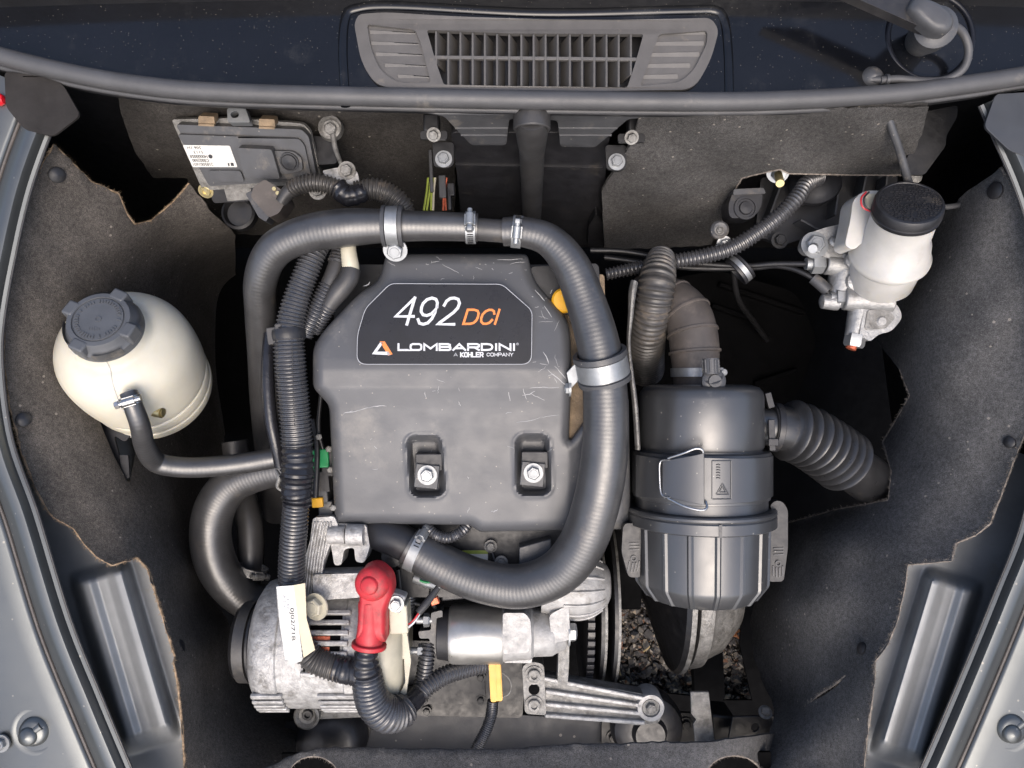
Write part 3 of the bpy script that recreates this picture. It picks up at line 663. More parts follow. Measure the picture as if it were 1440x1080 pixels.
t = thing('air_grille', 'grey-brown plastic air intake grille set in the cowl', 'air grille')
GH = .068
outer = fillet([(498, 34, 14), (504, 20, 8), (540, 17, 20), (640, 23, 30), (760, 27, 30), (880, 28, 30), (1000, 25, 12), (1011, 42, 16), (1000, 84, 25), (976, 126, 20), (720, 130, 30), (530, 122, 30), (508, 88, 25)], 6)
hl = fillet([(516, 34), (584, 42), (592, 62), (606, 116), (560, 117, 20), (535, 100, 15), (522, 70, 12)], 5)
hc = fillet([(600, 42), (720, 47), (905, 48), (893, 90), (882, 123), (720, 121), (624, 119), (612, 84)], 4)
hr = fillet([(927, 48), (995, 43, 6), (994, 62, 10), (975, 100, 14), (955, 116, 14), (900, 121), (912, 90)], 5)
gh = lambda x, y: cowl_h(x, y) + .004
mb = MB(); plate(mb, [outer, hl, hc, hr], GH, .006, hf=gh); fr = mb.build('frame', 'grille_plastic', t, bevel=.0012, seg=3)
mb = MB(); plate(mb, [fillet([(596, 38), (909, 44), (880, 127), (622, 123)], 4)], GH, .002, hf=lambda x, y: gh(x, y) - .022); mb.build('backing', 'black_plastic', t)
for side, hp in ((0, hl), (1, hr)):
    mb = MB(); plate(mb, [hp], GH, .002, hf=lambda x, y: gh(x, y) - .0034); mb.build('side_pocket', 'grille_plastic', t)
    for k in range(5):
        ya = 46 + k * 15.5 + (1 if side else 0); yb = ya + 11
        if side == 0: xa, xb = 519 + max(0, k - 1) ** 1.7 * 5.2 + k * 1.5, 584 + k * 5; sl = .05
        else: xa, xb = 922 - k * 5, 992 - max(0, k - 1) ** 1.7 * 5.0 - k * 1.5; sl = -.02
        mb = MB(); plate(mb, [fillet([(xa, ya - 4), (xb, ya - 4 + sl * 60), (xb + (3 if side == 0 else 0), yb - 3 + sl * 60), (xa + 2, yb - 3)], 2, 2)], GH, .004, hf=lambda x, y: gh(x, y) - .0022 - .0025 * ((y - ya + 4) / 12)); mb.build('side_slat', 'grille_plastic', t, bevel=.0005)
for k in range(17):
    f = (k + .35) / 17.0; x = 604 + 297 * f
    xt, xb = x, 625 + (884 - 625) * f
    xm = 612 + 281 * f
    x = 613 + k * 17.15; yt = 43 + min(5, (x - 600) / 24); yb_ = 119 + (x - 624) / 70
    if x < 624: yb_ = min(yb_, 42 + (x - 600) * 3.2 + 6)
    if x > 882: yb_ = min(yb_, 123 - (x - 882) * 3.2)
    s = 1 if k < 8.2 else -1
    m = mpp(GH); a = P(x, yt, gh(x, yt) - .0008); b = P(x, yb_, gh(x, yb_) - .0008); dn = (-NV * .020 + RT * s * .0068)
    w = RT * .0010
    MB().add([a - w, a + w, b + w, b - w, a - w + dn, a + w + dn, b + w + dn, b - w + dn], [(0, 1, 2, 3), (4, 7, 6, 5), (0, 4, 5, 1), (3, 2, 6, 7), (0, 3, 7, 4), (1, 5, 6, 2)]).build('slat', 'grille_plastic', t, bevel=.0004)
mb = MB(); a, b = P(609, 80, gh(609, 80) - .0006), P(896, 83, gh(896, 83) - .0006); box(mb, (a + b) / 2 - NV * .002, (b - a) / 2, UP * .0016, NV * .002); mb.build('cross_bar', 'grille_plastic', t, bevel=.0004)

t = thing('wiper_arm', 'grey and black windscreen wiper arm end on its spindle', 'wiper')
h0 = .085
mb = MB(); plate(mb, [fillet([(1120, -40), (1190, -40), (1322, 18), (1316, 44), (1296, 38), (1210, 0)], 6)], .094, .012); mb.build('arm', 'black_plastic', t, bevel=.002)
mb = MB(); pillow(mb, fillet([(1280, 8), (1292, -12), (1322, 0), (1342, 14, 12), (1348, 30, 12), (1338, 44, 12), (1316, 42, 10), (1298, 28)], 8), .104, .016, .008); mb.build('hinge_cap', 'grey_plastic', t, angle=70)
mb = MB(); lathe(mb, P(1290, 62, 0.034), (P(1318, 36, 0.086) - P(1290, 62, 0.034)), [(0, .013), (.012, .0145), (.03, .018), (.05, .019), (.055, .012)], 32); mb.build('spindle', 'grey_plastic', t)
for k, (r0, hh) in enumerate(((.021, .026), (.018, .029), (.0155, .032))):
    mb = MB(); lathe_closed(mb, P(1292, 60, hh), NV, [(-.0015, r0 - .003), (-.0015, r0), (.0015, r0 - .0006), (.0015, r0 - .003)], 36); mb.build('spindle_ring', 'steel', t)
t = thing('washer_tube', 'thin grey washer tube looping around the wiper spindle to a round grommet', 'washer tube')
mb = MB(); tube_px(mb, [(1238, 113, 0.050, 5.5), (1262, 111, 0.050, 5.5), (1295, 114, 0.050, 5.5), (1330, 112, 0.052, 5.5), (1355, 96, 0.056, 5.5), (1362, 70, 0.060, 5.5), (1354, 46, 0.066, 5.5), (1338, 34, 0.074, 5.5)], step=.003, seg=14); mb.build('tube', 'seal_rubber', t)
mb = MB(); lathe(mb, P(1222, 113, 0.036), NV, [(0, .0125), (.004, .012), (.008, .0105), (.013, .006), (.0145, 0)], 28); cyl(mb, P(1225, 112, 0.046), P(1246, 112, 0.050), .0036, 14); ring(mb, P(1247, 112, 0.050), RT, .003, .0052, .003, 20); mb.build('grommet', 'grey_plastic', t, angle=60)
gp = MB()
for _ in range(900):
    c = Vector((random.uniform(.45, 1.1), random.uniform(.95, 1.5), 0)); a = random.uniform(0, 6.3); w = Vector((math.cos(a), math.sin(a), 0)) * .004; tip = c + Vector((random.gauss(0, .03), random.gauss(0, .03), random.uniform(.04, .12)))
    gp.add([c - w, c + w, tip], [(0, 1, 2)])
o = gp.build('grass', 'grass', recalc=False); o['kind'] = 'stuff'; o['label'] = 'strip of green grass beyond the cowl corner'; o['category'] = 'grass'

# ------------------------------------------------------------------ engine block and what shows around it
t = thing('engine_block', 'black diesel engine block under the grey plastic cover', 'engine')
mb = MB(); plate(mb, [fillet([(470, 372), (800, 372), (836, 400), (840, 560), (840, 760), (836, 840), (560, 840), (560, 760), (470, 740)], 10)], -.085, .20, .92); mb.build('crankcase', 'black_metal', t, bevel=.006)
mb = MB(); plate(mb, [fillet([(555, 900), (740, 905), (735, 1010), (480, 1004), (500, 940)], 8)], -.185, .12, .95); mb.build('sump', 'black_metal', t, bevel=.003)
mb = MB(); plate(mb, [fillet([(590, 948), (680, 945), (684, 990), (588, 990)], 3)], -.181, .003); mb.build('sump_plate', 'black_metal', t, bevel=.001)
for x, y in ((598, 955), (676, 952), (597, 984), (676, 984), (520, 985), (600, 1000)): bolt(t, P(x, y, -.182), NV, .0045, .003, 'black_metal')
mb = MB(); plate(mb, [fillet([(786, 395), (850, 385), (852, 470), (838, 620), (786, 640)], 6)], -.035, .08, .96); mb.build('side_casting', 'tan_rust', t, bevel=.004)
mb = MB(); plate(mb, [fillet([(745, 375), (842, 370), (846, 440), (836, 455), (790, 440), (750, 400)], 8)], -.028, .05); mb.build('rocker_cover', 'black_metal', t, bevel=.004)
mb = MB(); lathe(mb, P(792, 424, -.03), NV, [(0, .013), (.012, .013), (.014, .011), (.014, 0)], 28); mb.build('oil_cap', 'yellow_plastic', t, angle=40)
mb = MB(); plate(mb, [[(730, 770), (775, 758), (776, 812), (730, 812)]], -.062, .03); mb.build('relay_plate', 'grey_plastic', t, bevel=.001)
mb = MB(); plate(mb, [[(650, 774), (686, 774), (686, 802), (650, 802)]], -.083, .001); lb = mb.build('sticker', 'tag_white', t)
mb = MB(); plate(mb, [[(650, 774), (686, 774), (686, 779), (650, 779)]], -.0826, .0005); mb.build('sticker_band', 'wire_green', lb)
for (x, y, w, hh, m_) in ((450, 645, 24, 26, 'green_plastic'), (450, 678, 26, 30, 'black_plastic'), (447, 700, 28, 22, 'grey_plastic'), (446, 707, 16, 14, 'yellow_plastic'), (462, 650, 22, 40, 'black_plastic'), (458, 720, 20, 30, 'grey_plastic')):
    mb = MB(); rbox(mb, x, y, -.06 + (.004 if m_ in ('green_plastic', 'yellow_plastic') else 0), w, hh, .03, 4); mb.build('plug', m_, t, bevel=.0012)
for x, y in ((448, 614), (462, 631), (464, 660), (468, 713)): bolt(t, P(x, y, -.052), NV + RT * .3, .0038, .005, 'cast_alu_dark', washer=False)
mb = MB(); tube_px(mb, [(598, 738, -.06, 7), (612, 752, -.055, 7), (632, 756, -.055, 7), (652, 745, -.06, 7), (660, 730, -.07, 7)], step=.0008, seg=14, rib=ribs(.003, .0011)); mb.build('loom', 'conduit', t)

t = thing('injector_pipes', 'thin dark steel fuel pipes between the cover edge and the sump', 'fuel pipes')
for pts in ([(600, 760, -.08, 3), (612, 800, -.075, 3), (606, 840, -.085, 3), (622, 870, -.10, 3)], [(690, 770, -.085, 3), (700, 800, -.08, 3), (716, 830, -.085, 3)], [(560, 800, -.08, 3.5), (566, 840, -.09, 3.5), (590, 850, -.1, 3.5)], [(446, 480, -.05, 3), (452, 540, -.055, 3), (448, 600, -.055, 3), (456, 640, -.06, 3)], [(440, 590, -.06, 4), (446, 630, -.055, 4), (444, 700, -.06, 4)]):
    mb = MB(); tube_px(mb, pts, step=.003, seg=10); mb.build('pipe', 'black_metal', t)
for x, y, h in ((622, 870, -.095), (690, 768, -.08), (716, 832, -.08), (640, 826, -.08), (705, 790, -.075)): bolt(t, P(x, y, h), NV, .005, .005, 'cast_alu_dark', name='union_nut')
for x, y, w, hh in ((560, 830, 26, 34), (640, 836, 40, 16), (700, 780, 20, 26)):
    mb = MB(); rbox(mb, x, y, -.09, w, hh, .02, 6); mb.build('clip_block', 'black_plastic', t, bevel=.002)
# engine cover
t = thing('engine_cover', 'grey plastic engine cover with a black nameplate and two bolt pockets', 'engine cover')
OUT = fillet([(543, 357, 8), (742, 357, 8), (750, 394, 18), (801, 452, 20), (804, 520, 12), (800, 622, 10), (836, 572, 8), (884, 556, 8), (887, 744, 8), (675, 748, 4), (660, 738, 5), (471, 736, 6), (463, 570, 8), (440, 545, 8), (440, 488, 14), (456, 464, 10), (503, 414, 12), (534, 394, 14)], 6)
pockets = [fillet([(573, 614), (619, 614), (625, 696), (579, 697)], 13), fillet([(726, 613), (770, 612), (774, 694), (728, 695)], 13)]
def cover_h(x, y, d):
    k = np.clip((y - 505) / 70, 0, 1); base = -.0005 * 0 - (k * k * (3 - 2 * k) * .5 + .5 * k) * .006 - np.clip(y - 545, 0, None) * .00021
    base = base - np.clip(x - 800, 0, 200) * .00018 - np.clip(520 - y, 0, 200) * .00010
    r = 15.0; e = np.clip(1 - d / r, 0, 1); base = base - (1 - np.sqrt(np.clip(1 - e * e, 0, 1))) * .0105
    q = np.stack([x, y], 1)
    for pk in pockets:
        dd = pdist(pk, q); ins = inside(pk, q)
        dep = np.where(ins, np.clip((dd + 2.5) / 9, 0, 1), np.clip((2.5 - dd) / 9, 0, 1)); dep = dep * dep * (3 - 2 * dep)
        base = base - dep * .021 + np.where(~ins, np.clip(1 - np.abs(dd - 4) / 3.5, 0, 1), 0) * .0012
    return base
mb = MB(); field(mb, OUT, cover_h, 2.6, skirt=.045, rings=(1, 2.2, 4, 6.5, 10, 14)); mb.build('shell', 'cover_plastic', t, angle=42)
NP = fillet([(549, 399), (706, 400), (748, 437), (747, 512, 14), (502, 512, 14), (503, 470, 10), (514, 434, 8)], 8)
mb = MB(); plate(mb, [NP], .0016, .0022); npl = mb.build('nameplate', 'nameplate_black', t, bevel=.0004)
NPi = [(624.5 + (x - 624.5) * .988, 456 + (y - 456) * .975) for x, y in NP]
NPo = [(624.5 + (x - 624.5) * 1.006, 456 + (y - 456) * 1.012) for x, y in NP]
mb = MB(); plate(mb, [NPo, [(624.5 + (x - 624.5) * .999, 456 + (y - 456) * .998) for x, y in NP]], .0019, .0020); mb.build('border', 'print_grey', npl)
TH = .00185
strokes(npl, '492', 551, 417, 653, 458, TH, 'print_white', 2.0, shear=.27, gap=.22)
strokes(npl, 'DCI', 650, 434, 705, 457, TH, 'print_orange', 1.6, shear=.27, gap=.2, wid={'I': .12})
strokes(npl, 'LOMBARDINI', 559, 482.5, 725, 493.5, TH, 'print_white', 1.35, gap=.26, wid={'I': .12, 'L': .85, 'M': 1.15, 'A': 1.1})
mb = MB(); plate(mb, [[(559, 491.6), (586, 491.6), (586, 493.5), (559, 493.5)]], TH + .0005, .0003); mb.build('underline', 'print_white', npl)
text(npl, '\u00ae', 726, 482, 729.5, 485.5, TH, 'print_white')
strokes(npl, 'A', 638, 496, 643.5, 501, TH, 'print_grey', .4)
strokes(npl, 'KOHLER', 647, 495, 680, 502.5, TH, 'print_white', .8, gap=.42)
strokes(npl, 'COMPANY', 684, 496, 722, 501.2, TH, 'print_white', .42, gap=.30)
def tri_part(a, b, c, w, m_):
    mb = MB(); plate(mb, [[a, b, c, w]], TH, .0004); mb.build('emblem', m_, npl)
tri_part((535, 481), (540, 481), (529, 496), (523, 498), 'print_white'); tri_part((523, 498), (529, 494.5), (547, 494.5), (549, 499.5), 'print_white'); tri_part((534, 480), (541, 480), (552, 498), (546, 500), 'print_orange')
for k, (cx, cy) in enumerate(((601, 667), (750, 664))):
    mb = MB(); rbox(mb, cx + 2, cy - 17, -.032, 38, 24, .012, 0); mb.build('rubber_block', 'black_plastic', t, bevel=.001)
    mb = MB(); rbox(mb, cx - 1, cy + 3, -.0285, 33, 33, .008, -6); mb.build('square_washer', 'grey_plastic', t, bevel=.0006)
    bolt(t, P(cx, cy + 1, -.0283), NV, .0072, .006, 'zinc', rot=.2)
sc = MB()
def scratch(x0, y0, x1, y1, w=.5, bend=0):
    n = 7; pts = []
    for k in range(n):
        f = k / (n - 1); pts.append((x0 + (x1 - x0) * f + bend * math.sin(f * 3.1) + random.gauss(0, .35), y0 + (y1 - y0) * f + bend * .5 * math.sin(f * 3.1) + random.gauss(0, .35)))
    q = np.array(pts); hh = cover_h(q[:, 0], q[:, 1], pdist(OUT, q)) + .0002; vs, fs = [], []
    dx, dy = y1 - y0, -(x1 - x0); L = math.hypot(dx, dy) or 1; dx /= L; dy /= L
    for k, ((x, y), h) in enumerate(zip(pts, hh)):
        ww = w * (.35 + .65 * math.sin(math.pi * (k + .5) / n)); vs += [P(x + dx * ww, y + dy * ww, h), P(x - dx * ww, y - dy * ww, h)]
        if k: fs.append((2 * k - 2, 2 * k - 1, 2 * k + 1, 2 * k))
    sc.add(vs, fs)
for a in ((482, 582, 496, 578), (484, 581, 520, 573), (520, 573, 543, 571), (715, 551, 718, 564), (736, 547, 741, 562), (745, 553, 766, 563), (734, 556, 752, 550), (726, 594, 760, 587), (760, 587, 786, 583), (764, 495, 772, 512), (780, 516, 795, 532), (745, 546, 786, 545), (622, 372, 645, 384), (770, 520, 795, 541), (598, 551, 600, 560), (711, 582, 720, 580), (645, 565, 647, 571), (752, 408, 766, 424), (765, 430, 776, 446), (512, 402, 520, 396), (545, 368, 556, 374), (700, 365, 735, 364), (718, 372, 738, 368), (815, 690, 817, 705), (657, 670, 659, 673), (690, 720, 700, 716)):
    scratch(*a, w=random.uniform(.3, .6), bend=random.uniform(-2, 2))
for _ in range(18): x, y = random.uniform(475, 790), random.uniform(525, 735); scratch(x, y, x + random.gauss(0, 5), y + random.gauss(0, 5), .28, random.uniform(-1, 1))
for _ in range(16): x, y = random.uniform(748, 792), random.uniform(400, 540); scratch(x, y, x + random.gauss(0, 7), y + random.gauss(0, 7), .3, random.uniform(-1, 1))
for _ in range(14): x, y = random.uniform(545, 740), random.uniform(362, 394); scratch(x, y, x + random.gauss(0, 8), y + random.gauss(0, 4), .3, random.uniform(-1, 1))
sc.build('scratch_marks', 'dust_mark', t, recalc=False)['kind'] = 'stuff'

# ------------------------------------------------------------------ coolant hoses
def hose(name, pts, m, label, step=.003, seg=28, cat='hose', **kw):
    mb = MB(); tube_px(mb, pts, step=step, seg=seg, **kw); return tag(mb.build(name, m), label, cat)
HA = [(392, 720, -.30, 22), (382, 640, -.23, 22), (374, 560, -.16, 22), (371, 500, -.10, 22), (367, 440, -.05, 22), (367, 392, -.018, 23), (386, 352, .000, 25), (428, 330, .008, 26), (480, 321, .012, 27), (530, 318, .013, 24), (590, 318, .014, 21), (640, 319, .014, 20), (672, 320, .014, 20)]
hose('coolant_hose', HA, 'hose_rubber', 'black coolant hose bending down behind the ribbed cable conduits')
HB = [(708, 326, .014, 20), (735, 326, .016, 21), (772, 338, .017, 23), (802, 372, .016, 26), (822, 420, .014, 28), (839, 475, .014, 30), (849, 530, .012, 31), (852, 590, .008, 32), (849, 650, .002, 33), (838, 710, -.008, 33), (818, 765, -.022, 33), (785, 805, -.036, 32), (735, 824, -.046, 31), (680, 818, -.052, 30), (625, 796, -.057, 29), (575, 767, -.060, 28)]
hose('coolant_hose', HB, 'hose_rubber', 'long ribbed coolant hose curving over the cover and under to the starter')
t = thing('hose_joiner', 'short black pipe joining two hose ends behind the cover', 'pipe')
mb = MB(); tube_px(mb, [(655, 321, .014, 16), (690, 324, .014, 16), (722, 326, .014, 16)], step=.004, seg=24); mb.build('pipe', 'hose_plain', t)
def tangent(pts, i):
    a, b = pts[max(0, i - 1)], pts[min(len(pts) - 1, i + 1)]; return (P(b[0], b[1], b[2]) - P(a[0], a[1], a[2])).normalized()
clamp_thing('zinc screw clamp with upright screw head on the hose end by the joiner pipe', P(662, 320, .014), RT, 21 * mpp(.014), NV * .8 + UP * .2, width=.010)
clamp_thing('zinc screw clamp below the heater box at the bend of the long hose', P(727, 326, .014), RT * .98 - UP * .1, 21 * mpp(.014), NV * .9 - UP * .2, width=.010, flip=-1)
tb = tangent(HB, 14); c = P(586, 774, -.059)
clamp_thing('zinc screw clamp on the lower hose neck under the cover', c, tb, 29 * mpp(-.06), NV * .5 + UP * .85 , width=.011)
t = thing('coolant_neck', 'black pipe neck beneath the front edge of the cover', 'pipe')
mb = MB(); tube_px(mb, [(578, 769, -.06, 24), (555, 757, -.063, 25), (538, 748, -.07, 27), (525, 735, -.085, 28)], step=.004, seg=26); mb.build('neck', 'black_plastic', t)
mb = MB(); lathe(mb, P(552, 782, -.075), NV, [(0, .012), (.004, .012), (.006, .006), (.006, 0)], 20); mb.build('lug', 'black_metal', t)
# rubber-lined P clips
def pclip(label, c, ax, r, w, foot, m='zinc', boltdir=None, strap_to=None):
    t = thing('hose_clip', label, 'hose clip', 'rubber-lined hose clips'); ax = Vector(ax).normalized()
    mb = MB(); lathe_closed(mb, c, ax, [(-w * .5, r), (-w * .5, r + .0042), (-w * .33, r + .0048), (-w * .30, r + .0022), (w * .30, r + .0022), (w * .33, r + .0048), (w * .5, r + .0042), (w * .5, r)], 44); mb.build('rubber_liner', 'grey_plastic', t, angle=50)
    mb = MB(); ring(mb, c, ax, r + .0018, r + .0036, w * .58, 44); mb.build('band', m, t, bevel=.0002)
    d = (foot - c); d = d - ax * d.dot(ax); side = ax.cross(d).normalized()
    st = c + d.normalized() * (r + .002)
    mb = MB(); box(mb, (st + foot) / 2, (foot - st) / 2 * 1.1, ax * w * .29, side * .0012); mb.build('leg', m, t, bevel=.0004)
    return t
t = pclip('zinc strap clip with rubber edges bolted to the top of the cover', P(553, 318, .0135), RT, 23 * mpp(.013), .021, P(556, 353, .006))
bolt(t, P(556, 351, .009), (NV - UP * .6).normalized(), .0085, .006, 'zinc')
t = pclip('wide pale zinc strap clip holding the long hose over the cover side', P(847, 516, .0125), tangent(HB, 6) - NV * .28 + RT*.12, 32 * mpp(.012), .032, P(800, 535, .0))
bolt(t, P(802, 546, -.006), -RT, .006, .004, 'zinc')

# ------------------------------------------------------------------ cable conduits on the tank side of the engine
def conduit(name, pts, label, pitch=.0036, amp=.0019, m='conduit', cat='cable conduit', group='corrugated cable conduits', seg=22, parent=None, pname='tube'):
    mb = MB(); tube_px(mb, pts, step=pitch / 7, seg=seg, rib=ribs(pitch, amp, .6))
    if parent is not None: return mb.build(pname, m, parent)
    return tag(mb.build(name, m), label, cat, group)
t = thing('main_loom', 'thick ribbed cable conduit with taped middle running past the cover side to the alternator', 'cable loom', 'corrugated cable conduits')
conduit('', [(452, 335, -.02, 15), (443, 352, -.012, 15), (432, 380, -.008, 15.5), (420, 412, -.006, 16.5), (411, 445, -.004, 18), (406, 476, -.002, 19)], '', parent=t, pname='ribbed_tube', pitch=.0040)
conduit('', [(406, 476, -.002, 19.5), (408, 510, -.002, 20), (412, 555, -.004, 20), (416, 600, -.006, 20), (418, 628, -.008, 20)], '', parent=t, pname='ribbed_tube', pitch=.0040)
mb = MB(); tube_px(mb, [(418, 622, -.008, 21), (419, 650, -.009, 21.5), (418, 668, -.010, 23), (417, 685, -.011, 21), (418, 700, -.013, 20), (417, 712, -.014, 19)], step=.0015, seg=30, rib=lambda s_: .0009 * math.sin(s_ * 900) + .0006 * math.sin(s_ * 2100)); mb.build('tape_wrap', 'tape', t)
conduit('', [(417, 700, -.013, 16.5), (414, 740, -.017, 16.5), (411, 780, -.022, 16.5), (410, 812, -.026, 16.5), (411, 836, -.028, 16.5)], '', parent=t, pname='ribbed_tube', pitch=.0040)
conduit('', [(424, 905, -.028, 16), (440, 926, -.028, 17), (462, 936, -.028, 17), (486, 942, -.028, 17), (506, 944, -.028, 16)], '', parent=t, pname='ribbed_tube', pitch=.0042, m='conduit_dusty')
mb = MB(); tube_px(mb, [(470, 938, -.027, 18), (490, 943, -.027, 19), (515, 945, -.027, 19)], step=.002, seg=24, rib=lambda s_: .0006 * math.sin(s_ * 1300)); mb.build('tape_wrap', 'tape', t)
mb = MB(); sweep(mb, [(P(x, y, h + .0155), .0004) for x, y, h in ((411, 480, -.002), (412, 540, -.004), (414, 600, -.006))], step=.004, seg=6); mb.build('split_line', 'print_black', t)
# white folded tag around the loom
t = thing('paper_tag', 'white and cream folded paper tag with printed numbers wrapped round the loom', 'tag')
mb = MB(); plate(mb, [[(389, 825), (428, 822), (420, 880), (425, 924), (401, 928), (394, 880)]], .000, .0008); f1 = mb.build('white_flap', 'tag_white', t)
mb = MB(); plate(mb, [[(413, 823), (429, 820), (431, 870), (443, 914), (427, 925), (420, 880)]], .0012, .0008); mb.build('cream_flap', 'tag_cream', t)
mb = MB(); tube_px(mb, [(409, 822, -.024, 20), (411, 870, -.024, 18), (420, 925, -.026, 17)], step=.004, seg=24); mb.build('wrap', 'tag_white', t)
def rot_text(parent, body, cx, cy, L, H, h, m_):
    text(parent, body, 0, 0, L, H, h, m_, at=lambda x, y: P(cx - (y - H / 2) * .99 + (x - L / 2) * .05, cy + (x - L / 2), h), name='print')
rot_text(f1, '0J02/71B', 411, 878, 46, 7, .0004, 'print_black')
rot_text(f1, 'A 3 V', 400, 846, 18, 4, .0004, 'print_grey'); rot_text(f1, '1 47', 405, 850, 14, 4, .0004, 'print_grey')
t = thing('side_loom', 'slimmer taped conduit fanning out beside the thick ribbed conduit', 'cable loom', 'corrugated cable conduits')
conduit('', [(486, 335, -.03, 11), (480, 352, -.025, 11), (473, 372, -.02, 11.5)], '', parent=t, pname='ribbed_tube')
mb = MB(); tube_px(mb, [(475, 368, -.021, 11.5), (468, 388, -.018, 12), (460, 404, -.016, 11)], step=.003, seg=20); mb.build('tape_wrap', 'hose_plain', t)
conduit('', [(461, 402, -.016, 10.5), (450, 425, -.014, 10.5), (440, 448, -.013, 10.5), (428, 472, -.014, 10.5)], '', parent=t, pname='ribbed_tube')
t = thing('sleeved_loom', 'smooth black sleeve and ribbed conduit below a white plastic pipe end', 'cable loom', 'corrugated cable conduits')
mb = MB(); tube_px(mb, [(489, 335, -.012, 11), (490, 352, -.010, 11), (493, 374, -.012, 12), (495, 384, -.014, 11)], step=.004, seg=20); mb.build('white_pipe', 'cream_plastic', t)
mb = MB(); tube_px(mb, [(494, 378, -.013, 13), (490, 392, -.012, 14), (478, 408, -.012, 14), (466, 424, -.014, 12), (458, 436, -.016, 11)], step=.003, seg=22); mb.build('sleeve', 'hose_plain', t)
conduit('', [(462, 430, -.015, 10), (452, 446, -.017, 10), (440, 466, -.020, 10)], '', parent=t, pname='ribbed_tube')
t = thing('cable_clip', 'black plastic buckle strap binding the conduits together beside the cover', 'cable clip')
mb = MB(); tube_px(mb, [(405, 463, -.003, 23), (406, 470, -.003, 24), (407, 478, -.003, 23)], step=.002, seg=28); mb.build('strap', 'black_plastic', t)
mb = MB(); rbox(mb, 383, 472, .006, 16, 24, .02, 8); rbox(mb, 392, 468, .010, 10, 26, .016, 8); mb.build('buckle', 'conduit_dusty', t, bevel=.001)
hose('vent_tube', [(380, 470, -.03, 9), (377, 505, -.02, 9), (377, 545, -.016, 9), (381, 590, -.016, 9), (388, 625, -.02, 8.5), (394, 655, -.03, 8)], 'tape', 'thin glossy black tube alongside the thick ribbed conduit', seg=16, cat='tube')
t = thing('spring_clip', 'small metal spring clip where the tank hose meets the conduit', 'clip')
mb = MB(); tube_px(mb, [(388, 662, -.028, 3), (393, 672, -.024, 3.5), (390, 684, -.028, 2.5), (396, 690, -.03, 2)], step=.002, seg=10); mb.build('wire', 'cast_alu_dark', t)

# ------------------------------------------------------------------ coolant tank
t = thing('coolant_tank', 'milky white coolant expansion tank with a lugged grey screw cap', 'coolant tank')
b0 = P(222, 550, -.125); c0 = P(138, 449, .028); ax = (c0 - b0).normalized(); L = (c0 - b0).length
prof = [(0, .050), (.003, .060), (.010, .0655), (.022, .0672), (.024, .0662), (.027, .0662), (.029, .0676), (.042, .0680), (.044, .0668), (.048, .0668), (.051, .0695), (.070, .0712), (.092, .0712), (.108, .0690), (.120, .0635), (.129, .056), (.135, .048), (.139, .040), (.148, .0368), (L - .012, .0355)]
prof = [tuple(p) for p in cr(prof, 3)]
mb = MB(); lathe(mb, b0, ax, prof, 72); mb.build('tank', 'tank_plastic', t, angle=60)
mb = MB()
xq = (-UP + RT * .15 - ax * (-UP + RT * .15).dot(ax)).normalized(); sweep(mb, [(b0 + ax * tt + xq * rr, .0007) for tt, rr in prof[9:-3:3]], step=.004, seg=8); mb.build('seam', 'tank_plastic', t)
mb = MB(); cb = c0 - ax * .022
lathe(mb, cb, ax, [(0, .0355), (.001, .0372), (.010, .0365), (.013, .0335), (.020, .0312), (.022, .0300), (.0225, .0255), (.0210, .0247), (.0210, .0243), (.0225, .0236), (.0225, 0)], 56); cap = mb.build('cap', 'cap_grey', t, angle=35)
xr = (RT - ax * RT.dot(ax)).normalized(); yr = ax.cross(xr)
for k, a in enumerate((1.15, 2.75, 4.3, 5.95)):
    d = xr * math.cos(a) + yr * math.sin(a); tg = ax.cross(d)
    mb = MB(); box(mb, cb + ax * .0145 + d * .0318, d * .0060, tg * .0080, ax * .0085); mb.build('lug', 'cap_grey', cap, bevel=.0022, seg=3)
    mb = MB(); lathe(mb, cb + ax * .0045, ax, [(0, .0376), (.010, .0369)], 10, a0=.35, a1=1.15, x=(d)); mb.build('scallop', 'grey_plastic', cap)
mb = MB(); ring(mb, c0 + ax * .0004, ax, .0020, .0032, .0016, 20)
for k in range(44):
    a = k * 2 * math.pi / 44
    if random.random() < .25: continue
    d = xr * math.cos(a) + yr * math.sin(a); tg = ax.cross(d); box(mb, c0 + ax * .0007 + d * .0202, d * random.uniform(.0012, .0022), tg * .0006, ax * .0009)
for k in range(5): box(mb, c0 + ax * .0005 - yr * .011 - xr * (.006 - k * .0024), xr * .0005, yr * random.uniform(.0012, .0024), ax * .0004)
mb.build('embossing', 'cap_grey', cap)
# spigot, nipple, bracket
mb = MB(); cyl(mb, P(196, 535, -.045), P(183, 562, .016), 10 * mpp(-.02), 24); mb.build('spigot', 'tank_plastic', t)
mb = MB(); cyl(mb, P(208, 576, -.035), P(228, 581, -.030), .0062, 20, .0056); cyl(mb, P(228, 581, -.030), P(229, 581, -.030), .0036, 16); mb.build('nipple', 'yellow_zinc', t)
hose('tank_hose', [(181, 552, .016, 12), (188, 572, .016, 13), (197, 598, .006, 13.5), (204, 628, -.020, 14), (220, 650, -.048, 14.5), (255, 657, -.056, 14.5), (300, 656, -.062, 14.5), (345, 651, -.068, 14.5), (392, 643, -.075, 14.5)], 'hose_rubber', 'slim black hose from the white tank towards the conduits')
clamp_thing('shiny screw clamp on the hose spigot of the white tank', P(184, 563, .017), (P(192, 585, .012) - P(180, 552, .016)), 13.5 * mpp(.016), NV * .8 + UP * .7, width=.009, m='steel')
t = thing('tank_bracket', 'bent black metal bracket in the felt slit below the white tank', 'bracket')
